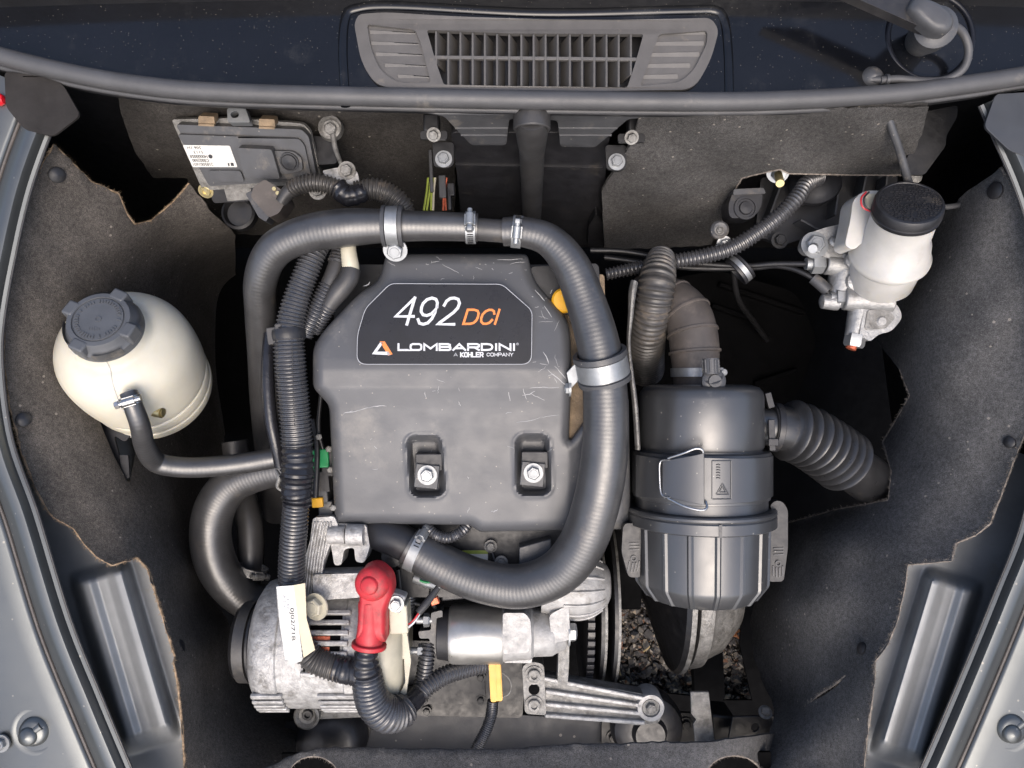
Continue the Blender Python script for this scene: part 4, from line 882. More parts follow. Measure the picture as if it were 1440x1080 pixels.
mb = MB(); plate(mb, [fillet([(128, 560), (190, 602), (176, 622), (160, 612), (172, 660), (166, 668), (142, 612)], 5)], -.075, .003); plate(mb, [fillet([(168, 640), (180, 640), (182, 672), (172, 674)], 2)], -.07, .003); mb.build('arm', 'black_plastic', t, bevel=.001)
# lower hoses in the shade
hose('lower_hose', [(410, 655, -.115, 25), (365, 664, -.120, 26), (325, 682, -.125, 27), (302, 715, -.130, 28), (296, 755, -.135, 28), (305, 795, -.142, 28), (325, 825, -.15, 27), (352, 845, -.16, 26), (385, 850, -.17, 25)], 'hose_rubber', 'fat black radiator hose turning beside the felt liner under the tank hose')
hose('lower_hose', [(330, 620, -.20, 18), (340, 690, -.20, 18), (352, 740, -.19, 18), (352, 800, -.185, 18), (345, 830, -.19, 18)], 'hose_plain', 'short upright black hose inside the bend of the fat radiator hose')
clamp_thing('dull screw clamp in the shade beside the alternator pulley', P(356, 802, -.165), UP + RT * .3, 19 * mpp(-.165), NV * .8 + RT * .7, width=.010, m='cast_alu_dark')

# ------------------------------------------------------------------ alternator
t = thing('alternator', 'cast aluminium alternator with slotted housing and black pulley', 'alternator')
AH = -.105; am = mpp(AH); ac = P(455, 902, AH); X0 = 372
def axp(x): return (x - 455) * am
prof = [(axp(366), 40 * am), (axp(368), 60 * am), (axp(372), 72 * am), (axp(380), 84 * am), (axp(392), 88 * am), (axp(412), 89 * am), (axp(414), 87 * am), (axp(500), 87 * am), (axp(502), 89 * am), (axp(530), 88 * am), (axp(545), 82 * am), (axp(552), 70 * am), (axp(554), 30 * am)]
mb = MB(); lathe(mb, ac, RT, prof, 64); mb.build('housing', 'cast_alu', t, angle=40)
mb = MB(); lathe(mb, ac, RT, [(axp(544), 80 * am), (axp(556), 80 * am), (axp(568), 72 * am), (axp(573), 60 * am), (axp(575), 20 * am)], 48); rcov = mb.build('rear_cover', 'cream_plastic', t, angle=40)
mb = MB(); lathe(mb, ac, RT, [(axp(338), 30 * am), (axp(339), 50 * am), (axp(343), 53 * am), (axp(346), 50 * am), (axp(350), 50 * am), (axp(353), 50 * am), (axp(358), 50 * am), (axp(362), 54 * am), (axp(365), 54 * am), (axp(366), 44 * am), (axp(372), 30 * am)], 56); mb.build('pulley', 'black_metal', t, angle=40)
mb = MB(); lathe_closed(mb, ac + RT * axp(352), RT, [(-.006, 49 * am), (-.006, 55 * am), (.006, 55 * am), (.006, 49 * am)], 56); mb.build('belt', 'hose_plain', t)
def on_drum(x, ang, r):   # ang: 0 = facing the viewer, + towards picture bottom
    return ac + RT * axp(x) + (NV * math.cos(ang) - UP * math.sin(ang)) * r
def drum_bar(mb, x0, x1, ang, r, w, dep):
    n = NV * math.cos(ang) - UP * math.sin(ang); tg = -UP * math.cos(ang) - NV * math.sin(ang)
    box(mb, (on_drum(x0, ang, r) + on_drum(x1, ang, r)) / 2, RT * ((x1 - x0) * am / 2), tg * w, n * dep)
for k in range(6):
    ang = -.66 + k * .145
    mb = MB(); drum_bar(mb, 458 + k * -1.5, 497, ang, 88 * am, .0030, .0010); mb.build('winding_slot', 'pan_black', t)
    mb = MB(); drum_bar(mb, 462 + k * -1.5, 484, ang, 88.6 * am, .0019, .0008)
    mb.build('winding', 'copper' if k > 1 else 'pan_black', t)
for k in range(7):
    ang = -.735 + k * .145
    mb = MB(); drum_bar(mb, 456 + k * -1.5, 508, ang, 89.5 * am, .0028, .0030); mb.build('fin', 'cast_alu', t, bevel=.0012)
for xa, xb in ((383, 416), (470, 520)):
    for k in range(4):
        ang = .60 + k * .13
        mb = MB(); drum_bar(mb, xa, xb, ang, 88.7 * am, .0022, .0010); mb.build('vent_slot', 'pan_black', t)
    for k in range(5):
        ang = .535 + k * .13
        mb = MB(); drum_bar(mb, xa - 4, xb + 4, ang, 89.5 * am, .0030, .0022); mb.build('fin', 'cast_alu', t, bevel=.0012)
# strap bracket
mb = MB(); plate(mb, [fillet([(440, 728), (470, 726), (476, 740), (462, 772), (452, 800), (450, 860), (436, 862), (418, 850), (424, 800), (436, 760)], 5)], -.045, .016)
for k in range(6): sweep(mb, [(P(443 + k * 4.5, 734, -.0445), .0014), (P(434 + k * 4.5 - k * .5, 790, -.0445), .0014), (P(428 + k * 4, 850, -.0445), .0014)], step=.008, seg=8)
mb.build('slotted_arm', 'cast_alu', t, bevel=.001)
mb = MB(); plate(mb, [fillet([(460, 735), (515, 738), (520, 770), (512, 792), (500, 790), (498, 770), (484, 772), (480, 795), (470, 795), (466, 770)], 5)], -.050, .03); cyl(mb, P(462, 752, -.047), P(486, 752, -.047), 13 * mpp(-.05), 22); cyl(mb, P(488, 752, -.047), P(512, 752, -.047), 15 * mpp(-.05), 22); mb.build('mount_casting', 'cast_alu', t, bevel=.002)
mb = MB(); plate(mb, [fillet([(440, 808), (505, 806), (510, 840), (440, 845)], 4)], -.04, .03); mb.build('upper_lug', 'cast_alu', t, bevel=.002)
bolt(t, P(445, 853, -.027), NV - RT * .4, .010, .007, 'cream_plastic')
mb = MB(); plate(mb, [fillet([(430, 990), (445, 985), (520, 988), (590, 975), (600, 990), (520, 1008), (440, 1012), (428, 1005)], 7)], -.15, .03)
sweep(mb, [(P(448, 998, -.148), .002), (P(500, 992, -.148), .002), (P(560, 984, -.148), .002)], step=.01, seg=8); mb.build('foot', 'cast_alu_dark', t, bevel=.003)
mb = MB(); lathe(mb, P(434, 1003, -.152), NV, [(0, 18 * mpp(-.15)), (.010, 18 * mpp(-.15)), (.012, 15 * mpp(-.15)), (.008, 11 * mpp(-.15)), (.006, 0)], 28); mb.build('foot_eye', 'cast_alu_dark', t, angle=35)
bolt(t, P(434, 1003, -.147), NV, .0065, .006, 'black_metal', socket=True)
mb = MB(); plate(mb, [fillet([(548, 895), (572, 888), (578, 930), (570, 985), (556, 992), (544, 950)], 5), fillet([(560, 935), (568, 925), (570, 960), (561, 978)], 3)], -.062, .006); mb.build('rear_window', 'cream_plastic', rcov, bevel=.001)
mb = MB(); rbox(mb, 560, 872, -.035, 26, 40, .03, 3); mb.build('connector', 'cream_plastic', t, bevel=.0015)
mb = MB(); rbox(mb, 556, 848, -.03, 22, 26, .02, -20); mb.build('terminal_lug', 'cast_alu', t, bevel=.002)
bolt(t, P(557, 849, -.029), NV, .006, .005, 'zinc')
t = thing('terminal_boot', 'red rubber terminal boot over the alternator battery stud', 'terminal boot')
mb = MB(); pillow(mb, fillet([(500, 822, 14), (507, 801, 14), (529, 795, 14), (549, 812, 14), (552, 836, 12), (542, 858, 10), (541, 907, 3), (499, 903, 3), (502, 860, 10), (504, 842, 8)], 8), -.010, .030, .010); mb.build('sleeve', 'red_rubber', t, angle=70)
mb = MB(); tube_px(mb, [(521, 846, -.022, 17), (521, 880, -.022, 18), (519, 906, -.024, 20)], step=.003, seg=26); mb.build('cable_sleeve', 'red_rubber', t)
mb = MB(); lathe(mb, P(524, 820, -.014), NV - RT * .15, [(0, .0185), (.005, .0178), (.009, .0145), (.0105, .0098), (.013, .0088), (.0142, .0075), (.0146, 0)], 30); mb.build('nut_cap', 'red_rubber', t, angle=45)
mb = MB(); ring(mb, P(519, 907, -.024), UP + RT * .12, .013, .0185, .005, 28); mb.build('cuff', 'red_rubber', t, bevel=.001)
t = thing('battery_cable', 'fat ribbed conduit looping below the red boot with a taped top', 'cable loom', 'corrugated cable conduits')
mb = MB(); tube_px(mb, [(516, 905, -.018, 14), (515, 920, -.020, 16), (514, 935, -.022, 19), (516, 952, -.025, 20)], step=.0015, seg=26, rib=lambda s_: .0009 * math.sin(s_ * 700)); mb.build('tape_wrap', 'tape', t)
conduit('', [(516, 945, -.024, 19), (519, 968, -.028, 21), (527, 990, -.034, 23), (543, 1003, -.042, 24), (560, 1002, -.052, 23), (572, 992, -.060, 20)], '', parent=t, pname='ribbed_tube', pitch=.0046, amp=.0018)
conduit('', [(568, 996, -.062, 13), (582, 985, -.070, 12), (600, 966, -.080, 11.5), (625, 950, -.092, 11), (655, 940, -.105, 11), (690, 932, -.12, 11)], '', parent=t, pname='branch_tube', pitch=.0042, m='conduit')
conduit('', [(588, 985, -.085, 9), (596, 950, -.085, 9.5), (600, 925, -.085, 9.5), (603, 905, -.09, 9)], '', parent=t, pname='branch_tube', pitch=.0042, m='conduit')
mb = MB(); tube_px(mb, [(572, 993, -.058, 16), (580, 987, -.064, 14), (588, 979, -.072, 13)], step=.002, seg=22); mb.build('tape_wrap', 'tape', t)

# ------------------------------------------------------------------ starter motor, drive and mount
t = thing('starter_motor', 'bare steel starter motor with cast nose beneath the long coolant hose', 'starter motor')
SH = -.100; sm_ = mpp(SH); s0 = P(633, 891, SH)
def sx_(x): return (x - 633) * sm_
mb = MB(); lathe(mb, s0, RT, [(sx_(631), 34 * sm_), (sx_(633), 39 * sm_), (sx_(638), 41 * sm_), (sx_(704), 41 * sm_), (sx_(707), 40 * sm_), (sx_(708), 30 * sm_)], 56); mb.build('can', 'starter_can', t, angle=35)
mb = MB(); lathe(mb, s0, RT, [(sx_(616), 34 * sm_), (sx_(634), 37 * sm_)], 40); mb.build('end_cap', 'black_plastic', t, bevel=.001)
mb = MB(); lathe(mb, s0 + UP * 2 * sm_, RT, [(sx_(706), 40 * sm_), (sx_(720), 38 * sm_), (sx_(746), 37 * sm_), (sx_(750), 33 * sm_), (sx_(776), 32 * sm_), (sx_(781), 29 * sm_), (sx_(793), 24 * sm_), (sx_(797), 20 * sm_)], 40)
mb.build('nose', 'alu_clean', t, angle=35)
mb = MB(); plate(mb, [fillet([(707, 862), (738, 862), (746, 872), (748, 905), (742, 918), (707, 920)], 5)], SH + 38.5 * sm_, .016); mb.build('nose_pad', 'alu_clean', t, bevel=.004, seg=4)
mb = MB(); plate(mb, [fillet([(708, 912), (749, 912), (748, 933), (708, 932)], 4)], SH + .006, .03); mb.build('nose_foot', 'alu_clean', t, bevel=.002)
mb = MB(); plate(mb, [fillet([(588, 888), (606, 886), (606, 862), (622, 858), (624, 918), (606, 920), (604, 898), (590, 898)], 3)], SH + .016, .03); mb.build('solenoid_cap', 'grey_plastic', t, bevel=.0015)
for x, y, l_, mm_ in ((598, 872, 12, 'zinc'), (590, 915, 16, 'zinc')):
    mb = MB(); cyl(mb, P(x - l_, y, SH + .012), P(x + 10, y, SH + .012), .0042, 16); hexhead(mb, P(x - 2, y, SH + .012), RT, .0078, .007); mb.build('stud', mm_, t, angle=30)
mb = MB(); plate(mb, [fillet([(790, 850), (802, 848), (800, 940), (798, 965), (784, 962), (786, 900)], 4)], SH + .004, .02); mb.build('flange', 'cast_alu_dark', t, bevel=.002)
bolt(t, P(799, 889, SH + .012), RT, .0105, .008, 'zinc')
t = thing('starter_wiring', 'thin red and white wires with a copper lug beside the starter', 'wiring')
for k, (dx, m_) in enumerate(((0, 'wire_red'), (3, 'print_white'), (1, 'print_black'))):
    mb = MB(); tube_px(mb, [(573, 880 + dx, -.04, 1.6), (582, 872 + dx, -.036, 1.6), (592, 858 + dx, -.04, 1.6), (606, 845, -.05, 1.8)], step=.002, seg=8); mb.build('wire', m_, t)
mb = MB(); tube_px(mb, [(588, 862, -.038, 5), (600, 848, -.042, 5.5), (616, 826, -.05, 4)], step=.003, seg=12); mb.build('sleeve', 'hose_plain', t)
mb = MB(); rbox(mb, 611, 846, -.05, 12, 10, .008, 20); mb.build('lug', 'copper', t, bevel=.001)
mb = MB(); tube_px(mb, [(582, 812, -.08, 7), (600, 818, -.08, 8), (618, 822, -.085, 8)], step=.003, seg=14); mb.build('sensor', 'zinc', t)
mb = MB(); tube_px(mb, [(590, 816, -.071, 1.5), (600, 819, -.071, 2), (612, 815, -.072, 1.5)], step=.003, seg=8); mb.build('green_mark', 'green_plastic', t)
conduit('cable_loom', [(584, 800, -.10, 8), (578, 825, -.095, 8), (574, 850, -.095, 8), (570, 875, -.10, 8)], 'thin dark conduit dropping behind the red terminal boot', m='conduit')

t = thing('clutch_housing', 'bright cast dome of the drive housing behind the long hose bend', 'housing')
dm = mpp(-.11); d0 = P(790, 822, -.11)
mb = MB(); lathe(mb, d0, RT, [(-30 * dm, 40 * dm), (0, 46 * dm), (20 * dm, 47 * dm), (38 * dm, 44 * dm), (54 * dm, 36 * dm), (64 * dm, 26 * dm), (67 * dm, 20 * dm), (68 * dm, 0)], 48); mb.build('dome', 'alu_clean', t, angle=50)
for k in range(7):
    a = -1.3 + k * .42; n_ = NV * math.cos(a) - UP * math.sin(a)
    mb = MB(); sweep(mb, [(d0 + n_ * 46 * dm, .0018), (d0 + RT * 22 * dm + n_ * 47 * dm, .0018), (d0 + RT * 40 * dm + n_ * 43.5 * dm, .0016), (d0 + RT * 56 * dm + n_ * 34.5 * dm, .0012)], step=.006, seg=8); mb.build('rib', 'alu_clean', t)
mb = MB(); plate(mb, [fillet([(772, 865), (800, 850), (802, 900), (776, 905)], 6)], -.075, .03); mb.build('web', 'alu_clean', t, bevel=.003)
def disc(name, x, yc, h, r, w, m_, label, cat, teeth=0, prof=None, rim=None):
    t = thing(name, label, cat); mm_ = mpp(h); c = P(x, yc, h)
    mb = MB(); lathe(mb, c, RT, [(-w / 2, r * .3 * mm_), (-w / 2, r * .96 * mm_), (-w * .4, r * mm_), (w * .4, r * mm_), (w / 2, r * .96 * mm_), (w / 2, r * .3 * mm_)], 72); mb.build('disc', m_, t, angle=35)
    if teeth:
        for k in range(teeth):
            a = 2 * math.pi * k / teeth; n_ = NV * math.cos(a) - UP * math.sin(a); tg = -UP * math.cos(a) - NV * math.sin(a)
            if n_.dot(NV) < -.2: continue
            mb = MB(); box(mb, c + n_ * (r + 2) * mm_, RT * w * .45, tg * (math.pi * r * mm_ / teeth * .55), n_ * 3 * mm_); mb.build('tooth', m_, t, bevel=.0006)
    if rim: mb = MB(); lathe_closed(mb, c + RT * w * .5, RT, [(-.001, (r - 4) * mm_), (-.001, r * 1.003 * mm_), (.002, r * 1.003 * mm_), (.002, (r - 4) * mm_)], 72); mb.build('rim', rim, t, angle=35)
    return t
disc('ring_gear', 820, 842, -.225, 112, .010, 'black_plastic', 'black toothed drive belt wheel behind the starter nose', 'gear', teeth=60)
disc('drive_pulley', 836, 845, -.225, 108, .006, 'black_metal', 'thin dark pulley sheave beside the toothed wheel', 'pulley', rim='cast_alu_dark')
disc('drive_pulley', 852, 840, -.225, 116, .006, 'black_metal', 'outer dark pulley sheave with a dull rim facing the gravel', 'pulley', rim='cast_alu_dark')
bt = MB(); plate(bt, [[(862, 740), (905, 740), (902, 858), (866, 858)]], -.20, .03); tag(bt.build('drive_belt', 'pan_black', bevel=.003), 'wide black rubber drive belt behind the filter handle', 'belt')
# driven pulley under the filter
t = thing('driven_pulley', 'large dull grey driven pulley cone hanging under the air filter', 'pulley')
vm = mpp(-.27)
vc = P(940, 800, -.27)
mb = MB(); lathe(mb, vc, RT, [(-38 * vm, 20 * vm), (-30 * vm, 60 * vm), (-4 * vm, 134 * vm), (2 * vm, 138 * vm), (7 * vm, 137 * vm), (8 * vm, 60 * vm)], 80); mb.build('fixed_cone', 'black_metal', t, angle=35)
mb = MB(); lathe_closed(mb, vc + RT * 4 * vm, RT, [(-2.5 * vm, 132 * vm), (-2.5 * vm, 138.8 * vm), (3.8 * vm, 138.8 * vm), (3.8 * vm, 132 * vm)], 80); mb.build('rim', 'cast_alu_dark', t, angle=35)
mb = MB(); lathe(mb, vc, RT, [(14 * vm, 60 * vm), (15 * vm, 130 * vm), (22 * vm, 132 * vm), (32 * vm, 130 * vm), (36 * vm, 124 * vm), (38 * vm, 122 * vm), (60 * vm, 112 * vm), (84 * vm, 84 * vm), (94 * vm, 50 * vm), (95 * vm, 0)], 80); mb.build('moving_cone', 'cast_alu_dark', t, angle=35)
t = thing('chassis_strap', 'black chassis strap crossing above the gravel', 'strap')
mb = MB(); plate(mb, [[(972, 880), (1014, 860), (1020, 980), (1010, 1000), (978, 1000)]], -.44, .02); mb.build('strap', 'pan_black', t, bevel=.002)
# engine mount
t = thing('engine_mount', 'ribbed cast aluminium engine mount arm bolted beside the dipstick', 'engine mount')
MH = -.115
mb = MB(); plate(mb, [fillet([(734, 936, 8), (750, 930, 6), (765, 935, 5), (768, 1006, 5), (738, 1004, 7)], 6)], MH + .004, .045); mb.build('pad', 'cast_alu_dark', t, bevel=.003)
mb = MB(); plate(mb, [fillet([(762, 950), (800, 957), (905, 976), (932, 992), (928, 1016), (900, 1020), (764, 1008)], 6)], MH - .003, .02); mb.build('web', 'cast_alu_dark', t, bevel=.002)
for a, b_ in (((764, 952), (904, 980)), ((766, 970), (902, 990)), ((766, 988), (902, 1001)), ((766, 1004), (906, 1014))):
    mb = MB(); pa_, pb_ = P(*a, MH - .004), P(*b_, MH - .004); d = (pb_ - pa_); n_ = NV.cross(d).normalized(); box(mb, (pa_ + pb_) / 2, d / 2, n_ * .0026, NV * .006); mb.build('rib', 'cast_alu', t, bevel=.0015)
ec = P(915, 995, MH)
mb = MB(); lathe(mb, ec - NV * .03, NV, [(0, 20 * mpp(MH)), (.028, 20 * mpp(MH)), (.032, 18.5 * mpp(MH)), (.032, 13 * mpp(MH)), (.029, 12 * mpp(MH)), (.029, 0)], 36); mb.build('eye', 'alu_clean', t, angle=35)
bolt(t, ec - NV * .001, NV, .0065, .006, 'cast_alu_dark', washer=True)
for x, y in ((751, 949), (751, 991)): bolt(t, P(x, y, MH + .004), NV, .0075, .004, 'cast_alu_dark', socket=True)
mb = MB(); lathe(mb, P(751, 969, MH + .003), NV, [(.0013, .0065), (.0015, .006), (.0012, 0)], 20); mb.build('hole', 'pan_black', t)
t = thing('rubber_mount', 'round black rubber mount under the cast arm end', 'rubber mount')
mb = MB(); lathe(mb, P(905, 1010, -.20), NV, [(0, .044), (.02, .046), (.035, .042), (.040, .034), (.042, .022), (.05, .018), (.05, 0)], 48); mb.build('rubber', 'black_plastic', t, angle=40)
mb = MB(); plate(mb, [fillet([(846, 1012), (880, 1000), (1000, 1004), (1000, 1050), (846, 1055)], 8)], -.20, .006); mb.build('base_plate', 'black_metal', t, bevel=.001)
for x, y in ((862, 1036), (964, 1018)): bolt(t, P(x, y, -.199), NV, .006, .005, 'black_metal')
t = thing('rubber_mount', 'dark rubber mount below the alternator foot', 'rubber mount')
mb = MB(); lathe(mb, P(470, 1030, -.215), NV, [(0, .046), (.02, .046), (.035, .040), (.042, .028), (.042, 0)], 40); mb.build('rubber', 'black_plastic', t, angle=40)
mb = MB(); plate(mb, [fillet([(400, 1015), (520, 1010), (522, 1030), (508, 1050), (400, 1062)], 6)], -.212, .006); mb.build('base_plate', 'black_metal', t, bevel=.001)
# cross member, strap and plate
t = thing('cross_member', 'blue-black painted steel cross member below the sump', 'cross member')
mb = MB(); plate(mb, [fillet([(420, 1000), (560, 998), (740, 1006), (860, 1014), (860, 1085), (420, 1085)], 6)], -.215, .06); mb.build('beam', 'frame_blue', t, bevel=.006)
t = thing('zinc_strip', 'weathered grey-green notched metal strip standing at the front edge', 'metal strip')
mb = MB(); plate(mb, [[(971, 973), (997, 973), (1000, 1000), (1006, 1048), (978, 1048), (975, 1018), (979, 1012), (972, 1004)]], -.14, .004); mb.build('strip', 'cast_alu_dark', t, bevel=.0008)
t = thing('black_plate', 'black steel plate with a round hole next to the notched strip', 'plate')
mb = MB(); plate(mb, [[(1030, 1008), (1108, 1006), (1110, 1040), (1022, 1050)], ell(1062, 1023, 5, 6, 14)], -.19, .004); mb.build('plate', 'black_plastic', t, bevel=.0008)
bolt(t, P(1076, 1002, -.187), NV + UP, .006, .005, 'cast_alu_dark'); bolt(t, P(1099, 1030, -.188), NV, .004, .003, 'cast_alu_dark')
bx_ = MB(); plate(bx_, [[(1000, 1005), (1034, 1008), (1030, 1050), (1003, 1048)]], -.22, .05); tag(bx_.build('rubber_buffer', 'black_metal', bevel=.003), 'black rubber buffer between the notched strip and the holed plate', 'buffer')
# dipstick
t = thing('dipstick', 'yellow dipstick handle with a thin wire ring', 'dipstick')
mb = MB(); plate(mb, [fillet([(687, 932), (704, 930), (707, 986), (690, 988)], 4)], -.105, .010); h_ = mb.build('handle', 'yellow_plastic', t, bevel=.002)
mb = MB(); plate(mb, [fillet([(697, 934), (703, 933), (705, 983), (699, 984)], 2)], -.1035, .003); mb.build('ridge', 'yellow_plastic', h_, bevel=.0008)
mb = MB(); tube_px(mb, [(704, 945, -.112, 1.0), (714, 952, -.112, 1.0), (719, 963, -.112, 1.0), (716, 975, -.112, 1.0), (706, 981, -.112, 1.0)], step=.002, seg=8); mb.build('wire_ring', 'cast_alu_dark', t)
mb = MB(); tube_px(mb, [(700, 905, -.15, 5), (697, 935, -.115, 5)], step=.004, seg=12); mb.build('tube', 'black_metal', t)
conduit('braided_cable', [(693, 985, -.13, 7), (691, 1005, -.13, 7.5), (684, 1026, -.125, 7.5), (672, 1050, -.12, 8), (664, 1070, -.115, 8)], 'thin black braided cable below the yellow dipstick handle', pitch=.0022, amp=.0009, m='conduit')

# ------------------------------------------------------------------ parts deep in the bay; shade put into the gearbox's near-black colour
t = thing('gearbox', 'dark gearbox casting deep in the shade behind the air filter', 'gearbox')
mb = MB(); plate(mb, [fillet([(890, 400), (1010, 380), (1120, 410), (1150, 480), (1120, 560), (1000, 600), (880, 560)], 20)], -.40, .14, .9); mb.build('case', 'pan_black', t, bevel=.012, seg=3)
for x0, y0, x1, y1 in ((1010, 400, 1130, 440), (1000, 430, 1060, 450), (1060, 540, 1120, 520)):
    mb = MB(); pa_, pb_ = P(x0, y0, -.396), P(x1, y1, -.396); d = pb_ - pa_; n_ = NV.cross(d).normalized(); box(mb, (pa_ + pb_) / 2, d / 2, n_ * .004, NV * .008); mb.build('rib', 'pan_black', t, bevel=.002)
hose('gear_cable', [(1030, 370, -.16, 4), (1038, 420, -.22, 4), (1058, 450, -.32, 4), (1078, 478, -.40, 4)], 'black_metal', 'thin black gear cable dropping towards the dark gearbox', seg=10, cat='cable')
# ------------------------------------------------------------------ air filter
t = thing('air_filter', 'large cylindrical dark grey air filter canister with ribbed cup and side handles', 'air filter')
FH = -.068; fm_ = mpp(FH); fx = 985; fc0 = P(fx, 690, FH); FAX = -UP
def fy(y): return (y - 690) * fm_
pr = [(541, 60), (542, 70), (545, 79), (551, 84), (560, 85.5), (626, 86), (629, 84), (631, 84), (634, 87), (636, 87)]
mb = MB(); lathe(mb, fc0, FAX, [(fy(y), r * fm_) for y, r in pr], 80); mb.build('upper_body', 'filter_plastic', t, angle=40)
pr = [(632, 80), (633, 93.5), (636, 95.5), (693, 95.5), (695, 94), (697, 94), (698, 91), (711, 91), (712, 85)]
mb = MB(); lathe(mb, fc0, FAX, [(fy(y), r * fm_) for y, r in pr], 80); mb.build('middle_band', 'filter_plastic', t, angle=40)
pr = [(711, 85), (712, 101), (714, 102.5), (717, 102.5), (719, 101), (721, 102.5), (734, 102.5), (736, 99), (736, 85)]
mb = MB(); lathe(mb, fc0, FAX, [(fy(y), r * fm_) for y, r in pr], 80); mb.build('clamp_ring', 'filter_plastic', t, angle=35)
pr = [(734, 90), (735, 92), (812, 90), (816, 89), (834, 76), (837, 72), (838, 40), (838, 0)]
mb = MB(); lathe(mb, fc0, FAX, [(fy(y), r * fm_) for y, r in pr], 80); mb.build('cup', 'filter_plastic', t, angle=35)
for k in range(9):
    a = math.radians(-88 + k * 22 - 0); n_ = NV * math.cos(a) + RT * math.sin(a); sd_ = RT * math.cos(a) - NV * math.sin(a)
    pts = [(735, 92.6), (812, 90.6), (816, 89.4), (836, 75)]; mb = MB(); vs = []; fs = []
    for j, (y, r) in enumerate(pts):
        c = fc0 + FAX * fy(y) + n_ * r * fm_
        vs += [c - sd_ * .0040 - n_ * .0012, c - sd_ * .0014 + n_ * .0016, c + sd_ * .0014 + n_ * .0016, c + sd_ * .0040 - n_ * .0012]
        if j: fs += [(4 * j - 4 + q, 4 * j - 3 + q, 4 * j + 1 + q, 4 * j + q) for q in range(3)]
    fs += [(0, 1, 2, 3), (12, 15, 14, 13)]
    mb.add(vs, fs).build('rib', 'filter_plastic', t, angle=25)
mb = MB(); lathe(mb, fc0, FAX, [(fy(719), 103.2 * fm_), (fy(736), 103.2 * fm_)], 2, a0=-.02, a1=.02, x=NV); mb.build('mould_line', 'grey_plastic', t)
# side handles
for pts, nm in (([(876, 742), (880, 736), (902, 736), (900, 812, 3), (884, 812), (874, 776)], 0), ([(1082, 712), (1090, 704), (1100, 705), (1108, 716), (1108, 770), (1102, 818), (1080, 818), (1082, 742), (1091, 738), (1091, 722)], 1)):
    mb = MB(); plate(mb, [fillet(pts, 6)], FH + .02, .012); h_ = mb.build('handle', 'black_plastic', t, bevel=.002)
    cx, cy = (891, 785) if nm == 0 else (1094, 792)
    mb = MB(); ring(mb, P(cx, cy, FH + .0205), NV, .0022, .0032, .002, 20); mb.build('ring_mark', 'grey_plastic', h_)
    for k in range(4):
        mb = MB(); rbox(mb, cx + (k - 1.5) * 4.5, cy + 14 - abs(k - 1.5) * 2, FH + .0212, 1.6, 14, .002, 0 if nm else -12); mb.build('grip_ridge', 'grey_plastic', h_)
    for k in range(3):
        mb = MB(); rbox(mb, cx + 1, cy - 12 - k * 4.5, FH + .0212, 14, 1.6, .002, 3); mb.build('grip_ridge', 'grey_plastic', h_)
# bail latch on the band
def band_pt(x, y, lift=0):
    dx = (x - fx) / 95.5; dx = max(-.995, min(.995, dx)); a = math.asin(dx); return fc0 + FAX * fy(y) + (NV * math.cos(a) + RT * math.sin(a)) * (95.5 * fm_ + lift)
def patch(mb, x0, x1, y0a, y0b, y1a, y1b, lift, thick, n=10):
    vs, fs = [], []
    for k in range(n + 1):
        f = k / n; x = x0 + (x1 - x0) * f
        for yy in (y0a + (y0b - y0a) * f, y1a + (y1b - y1a) * f):
            for lf in (lift, lift - thick): vs.append(band_pt(x, yy, lf))
        if k: o = 4 * k; fs += [(o - 4, o, o + 2, o - 2), (o - 3, o - 1, o + 3, o + 1), (o - 4, o - 3, o + 1, o), (o - 2, o + 2, o + 3, o - 1)]
    fs += [(0, 2, 3, 1), (4 * n, 4 * n + 1, 4 * n + 3, 4 * n + 2)]
    return mb.add(vs, fs)
mb = MB(); patch(mb, 893, 922, 636, 638, 694, 690, .003, .003); mb.build('latch_base', 'filter_plastic', t, bevel=.0006)
mb = MB(); patch(mb, 922, 966, 640, 628, 686, 694, .0075, .002); mb.build('latch_strap', 'filter_plastic', t, bevel=.0004)
mb = MB(); sweep(mb, [(band_pt(928, 636, .008), .0013), (band_pt(945, 628, .010), .0013), (band_pt(957, 622, .010), .0013), (band_pt(964, 624, .008), .0013), (band_pt(965, 632, .004), .0013)], step=.002, seg=10)
sweep(mb, [(band_pt(928, 688, .008), .0013), (band_pt(945, 696, .010), .0013), (band_pt(962, 700, .010), .0013), (band_pt(969, 697, .008), .0013), (band_pt(968, 690, .004), .0013)], step=.002, seg=10)
sweep(mb, [(band_pt(930, 638, .008), .0012), (band_pt(920, 641, .007), .0012), (band_pt(919, 660, .007), .0012), (band_pt(921, 684, .007), .0012), (band_pt(930, 687, .008), .0012)], step=.002, seg=10); mb.build('latch_wire', 'steel', t)
mb = MB(); patch(mb, 966, 1074, 634, 637, 694, 692, .0012, .002, 20); mb.build('band_plate', 'filter_plastic', t, bevel=.0005)
mb = MB()
for (xa, ya, xb, yb) in ((976, 638, 1000, 638), (976, 638, 976, 687), (1000, 638, 1000, 687), (976, 687, 1000, 687), (981, 681, 997, 681), (981, 681, 989, 667), (989, 667, 997, 681), (985, 678, 993, 678), (985, 678, 989, 671), (989, 671, 993, 678)):
    sweep(mb, [(band_pt(xa, ya, .0016), .0006), (band_pt((xa + xb) / 2, (ya + yb) / 2, .0016), .0006), (band_pt(xb, yb, .0016), .0006)], step=.004, seg=6)
mb.build('warning_mark', 'filter_plastic', t)
mb = MB()
for k in range(6): sweep(mb, [(band_pt(981, 643 + k * 3.4, .0014), .0005), (band_pt(983.5, 642.6 + k * 3.4, .0016), .0005), (band_pt(986, 643.4 + k * 3.4, .0014), .0005)], step=.002, seg=6)
mb.build('moulded_mark', 'black_plastic', t)['kind'] = 'stuff'
mb = MB(); cyl(mb, P(1058, 600, FH), P(1094, 601, FH), 26 * fm_, 32); mb.build('inlet_spout', 'filter_plastic', t, bevel=.001)
